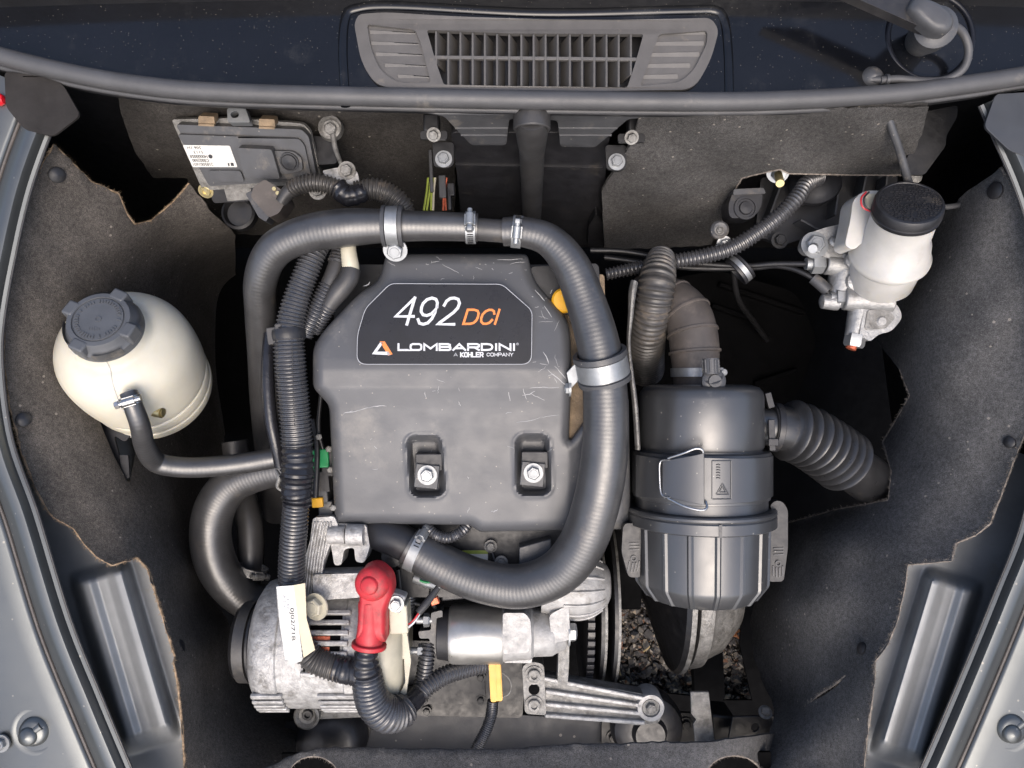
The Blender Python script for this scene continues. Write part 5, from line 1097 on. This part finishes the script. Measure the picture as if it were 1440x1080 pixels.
# intake elbow, sensor cap, bellows, corrugated hose
t = thing('intake_elbow', 'brown-dusted ribbed rubber elbow on top of the air filter', 'rubber elbow')
EB = [(978, 548, -.085, 30), (978, 520, -.082, 32), (977, 495, -.082, 34), (974, 468, -.085, 34), (966, 442, -.092, 33), (948, 424, -.105, 31), (925, 416, -.12, 29), (900, 415, -.135, 28)]
mb = MB(); tube_px(mb, EB, step=.003, seg=36); mb.build('elbow', 'elbow_rubber', t)
for i, rr in ((2, 36.5), (3, 36), (4, 35), (5, 33)):
    x, y, h, r = EB[i]; mb = MB(); lathe_closed(mb, P(x, y, h), tangent(EB, i), [(-.0022, (r - 2) * mpp(h)), (-.0012, rr * mpp(h)), (.0012, rr * mpp(h)), (.0022, (r - 2) * mpp(h))], 40); mb.build('rib', 'elbow_rubber', t, angle=60)
mb = MB(); tube_px(mb, [(x + 18, y, h + .020, 3) for x, y, h, r in EB[2:6]], step=.004, seg=10); mb.build('spine', 'elbow_rubber', t)
clamp_thing('pale slotted clamp at the base of the brown rubber elbow', P(978, 524, -.082), UP, 33 * mpp(-.08), RT * .9 + NV * .2, width=.010)
t = thing('restriction_gauge', 'small grey vacuum gauge cap standing on the filter neck', 'gauge')
mb = MB(); cyl(mb, P(1001, 545, -.03), P(1002, 528, -.012), .0105, 28); lathe(mb, P(1002, 536, -.018), NV, [(0, .0125), (.006, .0125), (.008, .010), (.0085, .007), (.011, .0065), (.011, 0)], 28); mb.build('body', 'grey_plastic', t, angle=40)
mb = MB(); cyl(mb, P(1000, 526, -.012), P(999, 504, -.012), .0085, 26)
for k in range(10):
    a = k * .628; mb.v, mb.f = mb.v, mb.f; cyl(mb, P(1000, 524, -.012) + (RT * math.cos(a) + NV * math.sin(a)) * .0085, P(999, 506, -.012) + (RT * math.cos(a) + NV * math.sin(a)) * .0085, .0011, 6)
mb.build('knurled_cap', 'grey_plastic', t)
t = thing('intake_bellows', 'black corrugated intake bellows running from the filter into the felt', 'bellows hose')
BP = [(1082, 600, -.068, 31), (1100, 602, -.070, 31), (1130, 612, -.080, 31), (1160, 630, -.095, 32), (1188, 650, -.112, 33), (1206, 663, -.126, 33), (1224, 676, -.146, 33), (1250, 696, -.205, 32)]
Lb = sum((P(*BP[i + 1][:3]) - P(*BP[i][:3])).length for i in range(len(BP) - 1))
def bell(s_):
    if s_ < .020 or s_ > .125: return 0
    return .0105 * (.5 - .5 * math.cos((s_ - .020) / .0131 * 2 * math.pi)) ** .8
mb = MB(); tube_px(mb, BP, step=.0011, seg=40, rib=bell); mb.build('bellows', 'bellows_rubber', t)
mb = MB(); ring(mb, P(1090, 601, -.069), RT - UP * .1, 31 * mpp(-.07), 34.5 * mpp(-.07), .007, 36); rbox(mb, 1083, 563, -.055, 9, 22, .006, 15); rbox(mb, 1086, 612, -.045 + .006, 9, 44, .004, 2); rbox(mb, 1088, 622, -.036, 14, 10, .004, 0); mb.build('tie_clamp', 'black_plastic', t, bevel=.0006)
t = conduit('corrugated_hose', [(930, 360, -.10, 16), (927, 378, -.085, 21), (923, 402, -.075, 24), (917, 436, -.085, 24), (911, 468, -.11, 24), (908, 495, -.15, 24), (908, 520, -.20, 24)], 'dark ribbed air hose between the metal strip and the brown elbow', pitch=.0062, amp=.0022, m='conduit_dusty', cat='hose', group=None, seg=30)
t = thing('metal_strip', 'thin bent pale metal strip standing between the hose and the air filter', 'metal strip')
mb = MB(); sweep(mb, [(P(892, 396, -.03), .0075), (P(889, 412, -.03), .0080), (P(887, 440, -.032), .0060), (P(884, 480, -.034), .0045), (P(887, 520, -.035), .0050), (P(893, 570, -.036), .0060), (P(897, 632, -.037), .0060)], step=.003, seg=10, flat=(RT, .5)); mb.build('strip', 'cast_alu_dark', t)

# ------------------------------------------------------------------ firewall side: heater box, control unit, brake parts
def plate_at(mb, polys, at, nrm, d):
    loops = [[Vector((x, y, 0)) for x, y in p] for p in polys]; tris = tessellate_polygon(loops); flat = [v for lp in loops for v in lp]; n = len(flat)
    top = [at(v.x, v.y) for v in flat]; bot = [q - nrm * d for q in top]
    fs = [tuple(q) for q in tris] + [tuple(i + n for i in q[::-1]) for q in tris]; o = 0
    for lp in loops:
        m = len(lp); fs += [(o + k, o + (k + 1) % m, n + o + (k + 1) % m, n + o + k) for k in range(m)]; o += m
    return mb.add(top + bot, fs)
def plane_of(a, b, c):
    n = (b - a).cross(c - a).normalized(); n = n if n.dot(NV) > 0 else -n
    def at(px, py, lift=0):
        d = RT * ((px - 720) / FPX) + UP * ((540 - py) / FPX) - NV
        return CAM + d * ((a + n * lift - CAM).dot(n) / d.dot(n))
    return at, n
FY = Vector((0, -1, 0))
t = thing('heater_box', 'black plastic heater box with a central drain pipe below the cowl', 'heater box')
at = lambda x, y: PY(x, y, .262)
mb = MB(); plate_at(mb, [fillet([(634, 186), (858, 186), (852, 240), (850, 344), (652, 344), (642, 240)], 6)], at, FY, .04); mb.build('body', 'black_plastic', t, bevel=.004)
mb = MB(); plate_at(mb, [fillet([(640, 232), (848, 236), (846, 240), (641, 236)], 1)], lambda x, y: PY(x, y, .260), FY, .01); mb.build('seam_step', 'black_plastic', t, bevel=.0008)
mb = MB(); plate_at(mb, [fillet([(828, 318), (838, 300), (852, 318), (852, 346), (826, 346)], 3)], lambda x, y: PY(x, y, .252), FY, .02); mb.build('corner_lug', 'black_plastic', t, bevel=.001)
mb = MB(); sweep(mb, [(PY(748, 164, .238), .0155), (PY(748, 178, .238), .0165), (PY(748, 200, .240), .0150), (PY(748, 214, .242), .0135), (PY(748, 240, .244), .0132), (PY(748, 310, .248), .0115)], step=.003, seg=26, rib=None); mb.build('drain_pipe', 'hose_plain', t)
mb = MB(); ring(mb, PY(748, 172, .238), UP, .0145, .0182, .016, 30); mb.build('pipe_cuff', 'hose_plain', t, bevel=.0015)
mb = MB(); plate(mb, [fillet([(600, 152), (940, 154), (920, 163), (884, 166), (842, 202), (836, 206), (788, 205), (784, 168), (716, 166), (712, 203), (664, 203), (658, 198), (624, 162), (600, 158)], 5)], .030, .003, hf=lambda x, y: .034 - max(0, y - 160) * .0012); mb.build('bracket_tabs', 'grey_plastic', t, bevel=.0008)
mb = MB()
for xa, xb, y in ((640, 714, 180), (648, 713, 190), (786, 868, 180), (787, 860, 190)): sweep(mb, [(P(xa, y, .034 - (y - 160) * .0012), .0012), (P((xa + xb) / 2, y, .034 - (y - 160) * .0012), .0012), (P(xb, y, .034 - (y - 160) * .0012), .0012)], step=.01, seg=8)
mb.build('tab_crease', 'grey_plastic', t)['kind'] = 'stuff'
for k, (x1, y1, x2, y2, x3) in enumerate(((610, 192, 624, 224, 606), (888, 196, 867, 228, 895))):
    mb = MB(); rbox(mb, x3, 172, .0, 22, 26, .02); mb.build('leg', 'black_metal', t, bevel=.002)
    mb = MB(); plate(mb, [fillet([(x1 - 19, y1 - 8), (x1 + 19, y1 - 8), (x1 + 19, y1 + 4), (x1 - 19, y1 + 4)], 4)], .0, .004); mb.build('foot_plate', 'black_metal', t, bevel=.001)
    bolt(t, P(x1, y1 - 3, .001), NV - UP * .5, .005, .006, 'cast_alu_dark')
    mb = MB(); plate(mb, [fillet([(x2 - 16, y2 - 24), (x2 + 14, y2 - 24), (x2 + 14, y2 + 8), (x2 + 4, y2 + 13), (x2 - 14, y2 + 10)], 5)], -.03, .004); mb.build('hanger', 'black_metal', t, bevel=.001)
    bolt(t, P(x2, y2, -.029), NV, .0062, .005, 'zinc')
t = thing('heater_wiring', 'frayed green and copper wires hanging beside the heater box', 'wiring')
for k, (x0, x1, m_) in enumerate(((604, 600, 'wire_green'), (607, 606, 'wire_green'), (610, 609, 'cream_plastic'), (624, 623, 'copper'), (626, 627, 'copper'), (600, 596, 'wire_green'))):
    mb = MB(); tube_px(mb, [(x0 + 2, 250, -.12, 1.6), (x0, 270, -.12, 1.6), (x1, 296, -.118, 1.6)], step=.003, seg=8); mb.build('wire', m_, t)
for x, y, w, hh, m_ in ((622, 262, 10, 32, 'grey_plastic'), (634, 266, 10, 18, 'black_plastic'), (606, 240, 5, 60, 'grey_plastic'), (632, 280, 5, 30, 'black_plastic')):
    mb = MB(); rbox(mb, x, y, -.115, w, hh, .008, 2); mb.build('connector', m_, t, bevel=.001)

# control unit
TL, TRc, BL = P(240, 168, -.050), P(434, 178, -.050), P(284, 270, -.100)
at, en = plane_of(TL, TRc, BL)
t = thing('control_unit', 'dusty grey electronic control unit with a white sticker upside down', 'control unit')
def epl(name, poly, lift, d, m_, parent, bev=.001, r=5):
    mb = MB(); plate_at(mb, [fillet(poly, r)], lambda x, y: at(x, y, lift), en, d); return mb.build(name, m_, parent, bevel=bev)
epl('base_flange', [(241, 168), (336, 166), (426, 174), (436, 184), (452, 250), (446, 258), (285, 268)], 0, .006, 'cast_alu_dark', t)
epl('cover', [(247, 175), (424, 182), (434, 192), (446, 252), (294, 262)], .010, .010, 'grey_plastic', t, .0035)
epl('cover_step', [(249, 189), (420, 195), (428, 204), (438, 250), (296, 258)], .0135, .004, 'grey_plastic', t, .0015)
epl('raised_block', [(333, 208), (382, 210), (394, 252), (344, 250)], .024, .012, 'grey_plastic', t, .003)
epl('button_pad', [(384, 212), (412, 213), (424, 222), (426, 240), (398, 246), (388, 236)], .0175, .005, 'grey_plastic', t, .0015)
mb = MB(); lathe(mb, at(407, 227, .0175), en, [(0, .0105), (.002, .0105), (.002, .009), (.0008, .0088), (.0008, .0082), (.0024, .0078), (.003, 0)], 32); mb.build('round_plug', 'black_plastic', t, angle=35)
lab = epl('sticker', [(257, 204), (323, 205), (334, 235), (271, 235)], .0142, .0006, 'tag_white', t, 0, 2)
def lab_text(body, x0, y0, x1, y1, b=0): text(lab, body, x0, y0, x1, y1, 0, 'print_black', rot180=True, at=lambda x, y: at(x + (y - 204) * .35, y, .0146), name='print', bold=b)
lab_text('2185001601', 262, 229, 290, 233.5); lab_text('C0002500', 263, 223.5, 286, 227.8, .01); lab_text('H0000058', 261.5, 218, 286, 222.3, .01); lab_text('5113', 269, 212, 282, 216, 0); lab_text('506 1H', 262, 205.8, 281, 209.8, 0)
mb = MB(); lathe(mb, at(296, 220, .0145), en, [(0, .0023), (.0003, .0023), (.0003, 0)], 16); mb.build('dot', 'print_black', lab)
mb = MB(); plate_at(mb, [[(324, 229), (328, 229), (329, 233.5), (325, 233.5)]], lambda x, y: at(x, y, .0146), en, .0003); plate_at(mb, [[(320, 230), (322, 229), (323, 233.5), (321, 233.5)]], lambda x, y: at(x, y, .0146), en, .0003); mb.build('logo_mark', 'print_black', lab)
epl('lower_pad', [(292, 240), (338, 240), (344, 256), (298, 255)], .0165, .004, 'grey_plastic', t, .001)
for x, y in ((290, 172), (375, 176)):
    epl('spring_clip', [(x - 11, y - 9), (x + 11, y - 8), (x + 12, y + 3), (x - 11, y + 2)], .016, .012, 'tan_rust', t, .001, 2)
    epl('clip_lip', [(x - 11, y + 2), (x + 11, y + 3), (x + 11, y + 6), (x - 11, y + 5)], .018, .006, 'tan_rust', t, .0008, 1)
mb = MB(); plate(mb, [fillet([(319, 152), (344, 150), (352, 172), (320, 172)], 4), ell(330, 161, 6, 5, 18)], -.030, .012); mb.build('mounting_lug', 'zinc', t, bevel=.0015)
t = thing('relay_module', 'black relay module with a faded silver sticker under the control unit', 'relay module')
epl('body', [(292, 258), (360, 256), (362, 282), (300, 286)], -.002, .03, 'black_plastic', t, .0015)
epl('sticker', [(314, 262), (352, 262), (354, 280), (320, 283)], -.001, .001, 'cast_alu_dark', t, 0, 1)
epl('ear', [(282, 262), (298, 260), (299, 276), (285, 276)], -.004, .004, 'black_plastic', t, .0008)
bolt(t, at(290, 268, -.003), en, .006, .003, 'yellow_zinc', socket=True)
mb = MB(); lathe(mb, P(340, 302, -.13), NV, [(0, .02), (.012, .02), (.014, .017), (.006, .015), (.006, 0)], 28); mb.build('round_socket', 'black_metal', t, angle=35)
t = thing('plug_connector', 'dusty angled multi-pin plug with lever below the control unit', 'plug')
mb = MB(); plate(mb, [fillet([(357, 262), (372, 252), (398, 268), (404, 280), (392, 300), (378, 306), (352, 276)], 4)], -.045, .03); mb.build('shell', 'elbow_rubber', t, bevel=.002)
mb = MB(); plate(mb, [fillet([(345, 272), (354, 268), (380, 302), (374, 312), (364, 306)], 3)], -.047, .02); mb.build('lever', 'grey_plastic', t, bevel=.001)
for k in range(4):
    mb = MB(); rbox(mb, 354 + k * 7, 280 + k * 8.5, -.0465, 5, 4, .002, -50); mb.build('rib', 'grey_plastic', t)
for x, y in ((391, 272), (386, 266)): 
    mb = MB(); lathe(mb, P(x, y, -.045), NV, [(0, .0022), (.002, .0022), (.002, 0)], 10); mb.build('pin', 'yellow_zinc', t)
t = thing('control_loom', 'dusty ribbed conduit from the angled plug across to the hoses', 'cable loom', 'corrugated cable conduits')
mb = MB(); tube_px(mb, [(396, 284, -.045, 9), (404, 272, -.042, 10), (414, 264, -.040, 11)], step=.002, seg=20); mb.build('tape_wrap', 'hose_plain', t)
conduit('', [(408, 267, -.040, 10), (422, 260, -.038, 10.5), (442, 257, -.038, 11), (462, 260, -.040, 11), (482, 268, -.044, 11)], '', parent=t, pname='ribbed_tube', m='conduit_dusty')
conduit('', [(500, 270, -.05, 13), (525, 266, -.05, 14), (548, 274, -.055, 14), (566, 290, -.06, 13), (570, 310, -.07, 12)], '', parent=t, pname='ribbed_tube', m='conduit_dusty')
mb = MB(); tube_px(mb, [(474, 262, -.043, 14), (488, 275, -.044, 15), (505, 272, -.046, 14), (512, 268, -.048, 13)], step=.002, seg=22, rib=lambda s_: .0006 * math.sin(s_ * 900)); mb.build('tape_wrap', 'tape', t)
t = thing('pale_bracket', 'dirty pale metal tab with bolts beside the control unit', 'bracket')
mb = MB(); plate(mb, [fillet([(452, 240), (488, 233), (502, 240), (506, 256), (488, 262), (462, 252)], 5)], -.055, .004); mb.build('tab', 'cast_alu', t, bevel=.001)
for x, y, h, m_ in ((488, 240, -.054, 'cast_alu_dark'), (466, 182, -.060, 'cast_alu_dark'), (447, 268, -.052, 'cast_alu_dark')): bolt(t, P(x, y, h), NV - UP * .2, .0068, .006, m_)
mb = MB(); lathe(mb, P(466, 182, -.068), NV, [(0, .014), (.008, .013), (.009, 0)], 24); tube_px(mb, [(468, 188, -.06, 4), (472, 210, -.06, 3.5), (482, 236, -.055, 3)], step=.004, seg=10); mb.build('stud_base', 'cast_alu_dark', t)
mb = MB(); plate(mb, [fillet([(440, 190), (470, 196), (474, 230), (446, 232)], 5)], -.075, .02); mb.build('rubber_pad', 'black_plastic', t, bevel=.003)

# brake master cylinder
t = thing('brake_cylinder', 'aluminium brake master cylinder with milky fluid reservoir and black cap', 'brake cylinder')
r0 = P(1236, 398, -.080); r1 = P(1279, 286, .012); ax = (r1 - r0).normalized(); L = (r1 - r0).length
pr = [(0, .026), (.002, .0325), (.006, .0350), (.036, .0368), (.038, .0400), (.041, .0420), (.045, .0420), (.048, .0395), (.064, .0362), (.072, .0325), (L - .012, .0315)]
mb = MB(); lathe(mb, r0, ax, pr, 56); rs = mb.build('reservoir', 'tank_cloudy', t, angle=40)
mb = MB(); cb = r1 - ax * .014
lathe(mb, cb, ax, [(0, .0315), (0, .0335), (.004, .0340), (.005, .0327), (.006, .0340), (.013, .0335), (.0155, .0322), (.016, .030), (.0152, .0295), (.0152, 0)], 56); cap = mb.build('cap', 'black_plastic', t, angle=35)
xr = (RT - ax * RT.dot(ax)).normalized(); yr = ax.cross(xr); mb = MB()
for row in range(-9, 10):
    yy = row * .0030; half = math.sqrt(max(0, .0275 ** 2 - yy * yy)); x_ = -half
    while x_ < half:
        w = random.uniform(.0008, .0024); 
        if random.random() < .8: box(mb, cb + ax * .0155 + xr * (x_ + w) + yr * yy, xr * w * .8, yr * random.uniform(.0005, .0009), ax * .0005)
        x_ += 2 * w + .0006
mb.build('embossing', 'black_plastic', cap)
mb = MB(); plate(mb, [fillet([(1200, 280, 10), (1216, 268, 8), (1240, 268, 6), (1258, 296), (1226, 330), (1200, 352), (1188, 345), (1196, 310)], 6)], -.030, .03); mb.build('side_chamber', 'tank_cloudy', t, bevel=.005, seg=3)
mb = MB(); plate(mb, [fillet([(1216, 273), (1234, 272), (1240, 292), (1224, 296)], 3)], -.015, .004); mb.build('sensor_socket', 'cream_plastic', t, bevel=.001)
for dx, m_ in ((0, 'wire_red'), (4, 'print_black')):
    mb = MB(); tube_px(mb, [(1218 + dx, 270, -.014, 1.3), (1211 + dx, 279, -.009, 1.3), (1214 + dx, 292, -.008, 1.3), (1232 + dx * .5, 300, -.010, 1.3)], step=.002, seg=8); mb.build('sensor_wire', m_, t)
mat('brake_alu', (.30, .30, .295), .45, .6, .25, 110, .7, 330, .14, dust=(.12, .11, .095), damt=.06, ds=60)
al = 'brake_alu'; BH = -.085
mb = MB(); plate(mb, [fillet([(1126, 348, 10), (1132, 330, 10), (1160, 320, 10), (1196, 312), (1212, 320), (1214, 372), (1180, 368), (1150, 358, 10), (1134, 358, 8)], 6)], BH + .01, .012); mb.build('flange', al, t, bevel=.003)
bolt(t, P(1145, 345, BH + .011), NV + UP * .1, .0105, .007, 'zinc'); mb = MB(); cyl(mb, P(1145, 346, BH + .012), P(1143, 350, BH + .032), .0048, 18); mb.build('stud', 'zinc', t)
mb = MB(); cyl(mb, P(1160, 371, BH), P(1215, 376, BH), 15 * mpp(BH), 28); cyl(mb, P(1190, 360, BH - .005), P(1180, 428, BH - .005), 22 * mpp(BH), 30, 18 * mpp(BH)); cyl(mb, P(1186, 420, BH + .004), P(1255, 424, BH + .008), 16 * mpp(BH), 28)
cyl(mb, P(1212, 418, BH), P(1200, 474, BH), 16 * mpp(BH), 28, 12 * mpp(BH)); cyl(mb, P(1222, 402, BH), P(1236, 398, BH + .006), 17 * mpp(BH), 26); mb.build('body', al, t, bevel=.0015)
mb = MB(); plate(mb, [fillet([(1216, 432, 3), (1250, 424, 6), (1262, 428, 10), (1270, 446, 12), (1254, 466, 10), (1236, 470, 5), (1224, 480, 3), (1208, 472)], 6)], BH + .012, .022); mb.build('end_casting', al, t, bevel=.003)
mb = MB(); plate(mb, [fillet([(1220, 436), (1246, 434), (1260, 446), (1246, 462), (1216, 464)], 5)], BH + .0135, .003); mb.build('cast_face', 'cast_alu_dark', t, bevel=.001)
mb = MB(); lathe(mb, P(1240, 452, BH + .0135), NV, [(0, .006), (.002, .0045), (.0024, 0)], 16); cyl(mb, P(1230, 412, BH + .016), P(1250, 411, BH + .016), .0058, 20); mb.build('boss', 'alu_clean', t)
mb = MB(); lathe(mb, P(1250, 408, BH + .02), -UP, [(-.004, .004), (.010, .004), (.012, .003), (.012, 0)], 14); mb.build('roll_pin', 'cream_plastic', t)
for x, y, d_ in ((1148, 371, RT), (1181, 419, RT), (1202, 478, -UP * .97 - RT * .2)):
    mb = MB(); hexhead(mb, P(x, y, BH + .002) - d_ * .006, d_, .0115, .014, .2); cyl(mb, P(x, y, BH + .002) - d_ * .012, P(x, y, BH + .002), .0070, 20); mb.build('union_nut', 'zinc', t, angle=30)
mb = MB(); cyl(mb, P(1199, 484, BH + .002), P(1196, 491, BH + .002), .0058, 18); mb.build('bleed_tip', 'copper', t, bevel=.0008)
mb = MB(); lathe(mb, P(1168, 424, BH), RT, [(-.012, .004), (-.010, .008), (.004, .010), (.008, .010), (.008, 0)], 22); mb.build('plug', al, t)
for x, y, r in ((1199, 366, .010), (1204, 396, .012), (1172, 340, .006)):
    mb = MB(); lathe(mb, P(x, y, BH + .012), NV, [(0, r), (.003, r * .9), (.005, r * .5), (.005, 0)], 18); mb.build('boss', al, t)
hose('brake_line', [(830, 352, -.14, 4), (880, 354, -.14, 4), (960, 368, -.13, 4), (1040, 374, -.115, 4), (1090, 371, -.10, 4), (1142, 371, -.083, 4)], 'black_metal', 'upper dark brake pipe entering the cylinder with a zinc union nut', seg=12, cat='brake pipe')
t = thing('brake_line', 'lower dark brake pipe with a grey sleeve bending down to the cylinder', 'brake pipe')
mb = MB(); tube_px(mb, [(850, 362, -.145, 4), (960, 376, -.135, 4), (1050, 377, -.12, 4), (1095, 374, -.105, 4), (1130, 384, -.092, 4), (1156, 402, -.086, 4), (1168, 418, -.085, 4)], step=.003, seg=12); mb.build('pipe', 'black_metal', t)
mb = MB(); tube_px(mb, [(1143, 391, -.089, 8), (1152, 398, -.087, 8.5), (1164, 409, -.085, 8.5)], step=.003, seg=18); mb.build('sleeve', 'grey_plastic', t)
conduit('brake_loom', [(852, 386, -.12, 7), (890, 378, -.115, 8), (940, 369, -.11, 9), (990, 360, -.10, 9.5), (1030, 348, -.092, 10), (1068, 325, -.085, 10), (1100, 300, -.08, 10), (1122, 276, -.082, 10), (1134, 258, -.09, 10), (1150, 250, -.11, 10)], 'long black ribbed conduit rising along the firewall to the grommet', pitch=.0046, amp=.0016)
t = thing('firewall_grommet', 'black rubber grommet ring where the long conduit enters the firewall', 'grommet')
mb = MB(); lathe(mb, P(1146, 258, -.125), NV + UP * .3 - RT * .3, [(0, .03), (.004, .029), (.006, .02), (.010, .014), (.010, 0)], 36); mb.build('ring', 'black_plastic', t, angle=50)
t = thing('pipe_clip', 'grey rubber-lined clip around the brake pipes under the long conduit', 'pipe clip')
mb = MB(); lathe_closed(mb, P(1041, 378, -.110), RT * .75 + UP * .65 + NV * .15, [(-.007, .014), (-.007, .018), (-.004, .0185), (-.003, .017), (.003, .017), (.004, .0185), (.007, .018), (.007, .014)], 36); mb.build('rubber', 'black_plastic', t)
mb = MB(); ring(mb, P(1041, 378, -.110), RT * .75 + UP * .65 + NV * .15, .0165, .0182, .0058, 36); mb.build('band', 'zinc', t)
bolt(t, P(1018, 342, -.10), NV - UP * .4, .006, .006, 'zinc')
t = thing('switch_box', 'dark rounded switch box in the felt cutout on the firewall', 'switch box')
mb = MB(); plate(mb, [fillet([(1030, 272, 3), (1072, 268, 3), (1072, 290, 12), (1060, 306, 14), (1026, 307, 8), (1024, 288, 8)], 6)], -.10, .03); mb.build('body', 'black_plastic', t, bevel=.002)
mb = MB(); plate(mb, [fillet([(1032, 266), (1074, 264), (1077, 272), (1031, 274)], 2)], -.097, .02); mb.build('top_plate', 'grey_plastic', t, bevel=.001)
mb = MB(); lathe(mb, P(1048, 293, -.101), NV, [(0, .014), (.003, .0135), (.003, .011), (.0015, .0105), (.0015, .008), (.004, .007), (.0045, 0)], 32); mb.build('button', 'black_plastic', t, angle=35)
t = thing('wall_stud', 'round grommet screw on the torn felt edge by the switch box', 'screw'); 
mb = MB(); lathe(mb, P(1011, 324, -.10), NV, [(0, .011), (.004, .0105), (.006, .008), (.005, .005), (.005, 0)], 26); mb.build('washer', 'grey_plastic', t); bolt(t, P(1011, 325, -.096), NV, .004, .003, 'cast_alu_dark')
t = thing('wall_bolt', 'yellow zinc threaded stud and nut through the felt edge', 'bolt')
mb = MB(); hexhead(mb, P(1094, 244, -.085), NV - UP * .45, .0085, .008, .3); cyl(mb, P(1094, 240, -.09), P(1094, 242, -.084), .0125, 24); mb.build('nut', 'zinc', t, angle=30)
mb = MB(); sweep(mb, [(P(1094, 244, -.08), .0042), (P(1096, 252, -.066), .0042), (P(1097, 258, -.058), .0042)], step=.0006, seg=16, rib=ribs(.0014, .0004)); mb.build('stud', 'yellow_zinc', t)
t = thing('pedal_bracket', 'dark grey ribbed pedal box plate behind the brake cylinder', 'bracket')
mb = MB(); plate(mb, [fillet([(1070, 250), (1110, 246), (1262, 246), (1262, 300), (1200, 330), (1130, 335), (1100, 345), (1062, 330)], 5)], -.145, .01); mb.build('plate', 'black_plastic', t, bevel=.002)
for a, b_ in (((1176, 246), (1168, 306)), ((1212, 246), (1206, 275)), ((1098, 250), (1076, 310)), ((1120, 312), (1162, 336)), ((1130, 286), (1152, 278)), ((1240, 250), (1236, 290))):
    mb = MB(); pa_, pb_ = P(*a, -.135), P(*b_, -.135); d = pb_ - pa_; n_ = NV.cross(d).normalized(); box(mb, (pa_ + pb_) / 2, d / 2, n_ * .0012, NV * .014); mb.build('rib', 'grey_plastic', t, bevel=.0005)
bolt(t, P(1096, 338, -.13), NV, .007, .005, 'black_metal')
hose('bonnet_cable', [(1244, 150, .035, 5.5), (1254, 180, .024, 5.5), (1266, 215, .006, 5.5), (1276, 250, -.012, 5.5), (1284, 285, -.04, 5.5)], 'grey_plastic', 'thin straight grey cable dropping from the seal behind the black cap', seg=14, cat='cable')
t = thing('breather_pipe', 'thin dark pipe running from behind the black cap to the felt liner', 'pipe')
mb = MB(); tube_px(mb, [(1300, 292, -.06, 4), (1340, 290, -.06, 4), (1372, 282, -.06, 4)], step=.004, seg=12); mb.build('pipe', 'grey_plastic', t)
mb = MB(); lathe(mb, P(1283, 250, -.07), NV, [(0, .008), (.006, .008), (.008, .005), (.008, 0)], 18); mb.build('nut', 'cast_alu_dark', t)

# ------------------------------------------------------------------ origins of the empties at the base of their things
bpy.context.view_layer.update()
for r_ in ROOTS:
    pts = []
    def walk(o):
        for ch in o.children:
            if ch.type == 'MESH': pts.extend(ch.matrix_world @ v.co for v in list(ch.data.vertices)[::7])
            walk(ch)
    walk(r_)
    if not pts: continue
    A = np.array([p[:] for p in pts]); loc = Vector(((A[:, 0].min() + A[:, 0].max()) / 2, (A[:, 1].min() + A[:, 1].max()) / 2, A[:, 2].min()))
    r_.location = loc
    for ch in r_.children: ch.matrix_parent_inverse = Matrix.Translation(-loc)
